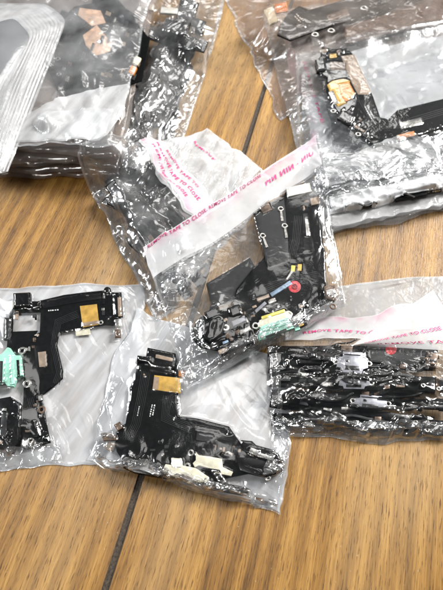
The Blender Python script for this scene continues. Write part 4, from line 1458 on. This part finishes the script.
# ------------------------------------------------------------------ centre bag, on top of its neighbours
def bag_centre():
    b = Bag('centre bag lying over its neighbours, wide milky strip along its top edge', [(143, 247), (317, 135), (345, 306), (188, 391)], [10, 9, 4, 5], G_BAG, seed=71, wob=1.0)
    b.back('film_back', stiff=0.97)
    hb = max(6.0, hm_at(*P(280, 250, .006)[:2], 12) / MM)
    f = Flex('flex with white fork terminals, red dot and mint connector in the centre bag', 280, 260, 8.5, G_FLEX, bend=0.15, seed=8)
    f.board([(253, 214), (268, 204), (284, 196), (287, 188), (311, 184), (316, 196), (320, 205), (323, 245), (325, 252), (326, 290), (332, 300), (305, 316), (268, 326), (240, 336), (230, 318),
             (236, 290), (252, 270), (264, 258), (262, 240)], 0, 0.4)
    f.board([(254, 216), (284, 200), (287, 232), (289, 262), (268, 270), (262, 245)], 0.45, 0.3, 'charcoal', 'left_layer')
    f.board([(285, 200), (311, 194), (318, 206), (322, 246), (314, 258), (290, 262)], 0.5, 0.3, 'black', 'right_layer')
    f.piece('slot_frame', [(303, 214), (308, 213.5), (312, 240), (314, 252), (304, 253)], 0.82, 0.15, 'black_glossy', 0.05)
    f.piece('white_block', [(286, 190), (309.5, 184.8), (311.5, 193.5), (287.5, 199)], 0.85, 1.6, 'white', 0.3)
    f.rect('tan_component', 315, 202, 9, 7, -12, 0.85, .9, 'tan'); f.rect('tan_component', 266, 209, 10, 8, -25, .78, .4, 'brown')
    for (x, y, tx, ty) in ((280.6, 209.5, 282.3, 221.5), (284.5, 226.4, 286.5, 238.5), (262.6, 236.3, 267, 248)):
        f.ring(x, y, 3.1, 0.85, 'silver', 0.5, 'fork_terminal', tab=(tx, ty))
    f.rect('long_terminal', 307, 228, 3, 17, -4, 1.0, .4, 'silver', .1)
    f.rect('gold_contact', 293, 269, 4, 6, 5, .45, .35, 'yellow', .08); f.rect('gold_contact', 299.5, 268, 4, 6.5, 5, .45, .35, 'gold', .08)
    f.disc('red_sticker', 294.6, 287, 6.2, 0.45, 0.12, 'red')
    f.ring(294.6, 287, 3.2, 0.5, 'dark_red', 0.6, 'sticker_print'); f.rect('sticker_print', 295, 287, 4.5, 1.1, 40, 0.58, .06, 'dark_red', 0.01); f.rect('sticker_print', 294, 286.5, 1.1, 3.6, 20, 0.58, .06, 'dark_red', 0.01)
    f.rect('bluish_reflection', 281, 289, 24, 4, -33, 0.45, .3, 'blue_grey', .1); f.rect('metal_tab', 263, 298.5, 13, 3, -18, .45, .5, 'tan', .1)  # bluish strip and tan tab model a reflection on the film as solids
    f.rect('metal_tab', 272, 302, 8, 3.5, -25, .45, .6, 'silver', .1); f.rect('solder_tail', 289.5, 275.5, 2, 10, 35, .45, .3, 'silver', .05)
    f.rect('grey_strip', 259, 309, 18, 3, -42, .45, .4, 'lavender', .1)  # grey strip continues that modelled reflection streak
    f.scatter([(240, 300), (262, 296), (300, 296), (318, 300), (300, 314), (262, 318), (240, 326)], 22, 21, 0.5, -22); f.scatter([(288, 200), (310, 196), (316, 210), (292, 214)], 4, 22, 0.85, -12)
    f.scatter([(196, 330), (238, 310), (250, 318), (248, 338), (220, 350), (200, 346)], 22, 23, 0.45, -25, big=1.3)
    f.traces([(292, 256), (296, 240), (298, 216)], 5, 1.7, 0.84); f.traces([(268, 262), (272, 240), (274, 222)], 4, 1.8, 0.78); f.traces([(250, 296), (280, 284), (318, 276)], 6, 1.8, 0.44)
    # mint connector and bracket
    f.piece('charging_connector', [(261, 328), (287, 319.5), (294, 330), (279, 335), (259, 342.5), (257.5, 338)], 0.9, 1.8, 'mint', 0.3)
    f.rect('connector_slot', 276, 333.5, 22, 2.0, -20, 2.72, .1, 'charcoal', .03); f.rect('connector_rib', 275, 328, 24, 1.6, -18, 2.72, .3, 'mint', .06); f.rect('connector_pin', 262, 337, 3, 3, -20, 2.72, .15, 'silver', .04); f.rect('connector_pin', 289, 327, 2.6, 2.6, -20, 2.72, .15, 'silver', .04)
    f.piece('connector_ear', [(294, 329), (299, 328), (300, 331), (295, 332.5)], 1.2, 1.2, 'mint', 0.2)
    f.piece('bracket', [(259, 322), (286, 313), (291, 317), (289, 320), (262, 329), (258, 329)], 0.9, 1.5, 'cream', 0.2)
    f.piece('yellow_strip', [(261, 318.5), (284, 311), (285, 314), (262, 321.5)], 0.9, 1.7, 'yellow', 0.15)
    f.ring(255.5, 326.5, 4, 1.4, 'silver'); f.ring(288.6, 315, 4, 1.6, 'silver'); f.ring(333, 307, 3.4, 0.4, 'brown'); f.ring(225.7, 328, 3.6, 1.6, 'white', tab=(219, 331))
    f.piece('side_switch', [(323, 288), (335, 286), (339, 296), (334, 303), (326, 300)], 0.5, 1.6, 'brown', 0.4)
    f.rect('switch_contact', 331, 292, 9, 5, -12, 2.15, .4, 'silver', .1)
    f.rect('component', 301, 325, 10, 7, -28, 0.6, 1.3, 'black_glossy'); f.rect('component_top', 301, 325, 5, 3, -28, 1.95, .15, 'gold', .04)
    f.rect('bracket_foot', 297, 318, 12, 5, -35, .8, .8, 'silver', .15)
    f.rect('metal_tab', 245, 331, 12, 4, -25, 1, .6, 'silver', .12); f.rect('metal_tab', 239, 322, 14, 5, -22, .9, .9, 'lavender', .2)
    # left end of the flex: dark modules
    f.board([(192, 330), (200, 318), (222, 310), (240, 306), (252, 318), (250, 340), (222, 352), (200, 348), (193, 340)], -0.1, 0.5, 'black', 'flex_end')
    f.piece('black_module', [(203, 326), (218, 319), (226, 324), (222, 338), (210, 344), (202, 338)], 0.5, 1.8, 'black_glossy', 0.5)
    f.piece('lens_module', [(218, 348), (238, 340), (252, 341), (254, 345), (240, 350), (222, 358)], 0.5, 2.2, 'black_glossy', 0.6)
    f.rect('component', 223, 351, 9, 4, -22, 2.5, .3, 'tan', .08); f.rect('module', 235, 313, 11, 9, -20, .5, 1.6, 'black_glossy'); f.rect('module', 212, 314, 14, 7, -28, .4, 1.4, 'black_glossy')
    f.rect('component', 226, 344, 6, 5, -20, .5, .9, 'blue_grey', .15); f.ring(200, 322, 3, .5); f.rect('component', 214, 308, 7, 10, 20, .2, 1.1, 'charcoal')
    # charcoal sheet standing in for the grey glare veil left of the board
    f.board([(206, 284), (250, 258), (258, 272), (238, 300), (212, 308)], -0.9, 0.25, 'charcoal', 'glare_veil_sheet')
    b.front([(12, 0.5, 2.4, 65), (2.8, 0.30, 6.0, 70), (2.3, 0.24, 5, 25), (2.2, 0.2, 4, 110)], 'film', tent=8, clear=0.3, iters=3, wm=lambda s, t: 0.07 * (t > .26) + 1.0 * np.clip((t - 0.84) / 0.1, 0, 1) + 0.8 * np.clip((0.30 - s) / 0.15, 0, 1) * np.clip((t - .3) / .1, 0, 1) + 1.0 * np.clip((s - 0.90) / 0.06, 0, 1))
    st = b.over('adhesive_strip', 0.0, 0.985, 0.0, 0.245, 'strip_pink', 0.2)
    b.over('fold_line', 0.05, 0.98, 0.245, 0.262, 'seam', 0.25)
    b.text('REMOVE TAPE TO CLOSE. REMOVE TAPE TO CLOSE', 0.02, 0.034, 0.62, 2.3, 'dark_pink_ink', dz=0.5, gaps=0.0, seed=21)
    b.text('PIИ ИIИ · ИIU', 0.66, 0.125, 0.29, 2.6, dz=0.5, gaps=0.05, seed=22)
    b.rim(0.0, 0.99, 0.935, 0.995, 511, 0.6, ang=40)
    b.rim(0.0, 0.16, 0.55, 0.93, 512, 0.5, ang=70)
    b.rim(0.915, 0.995, 0.25, 0.9, 513, 0.5, ang=80)
    b.seam(1.3, 'LRBT')


bag_centre()
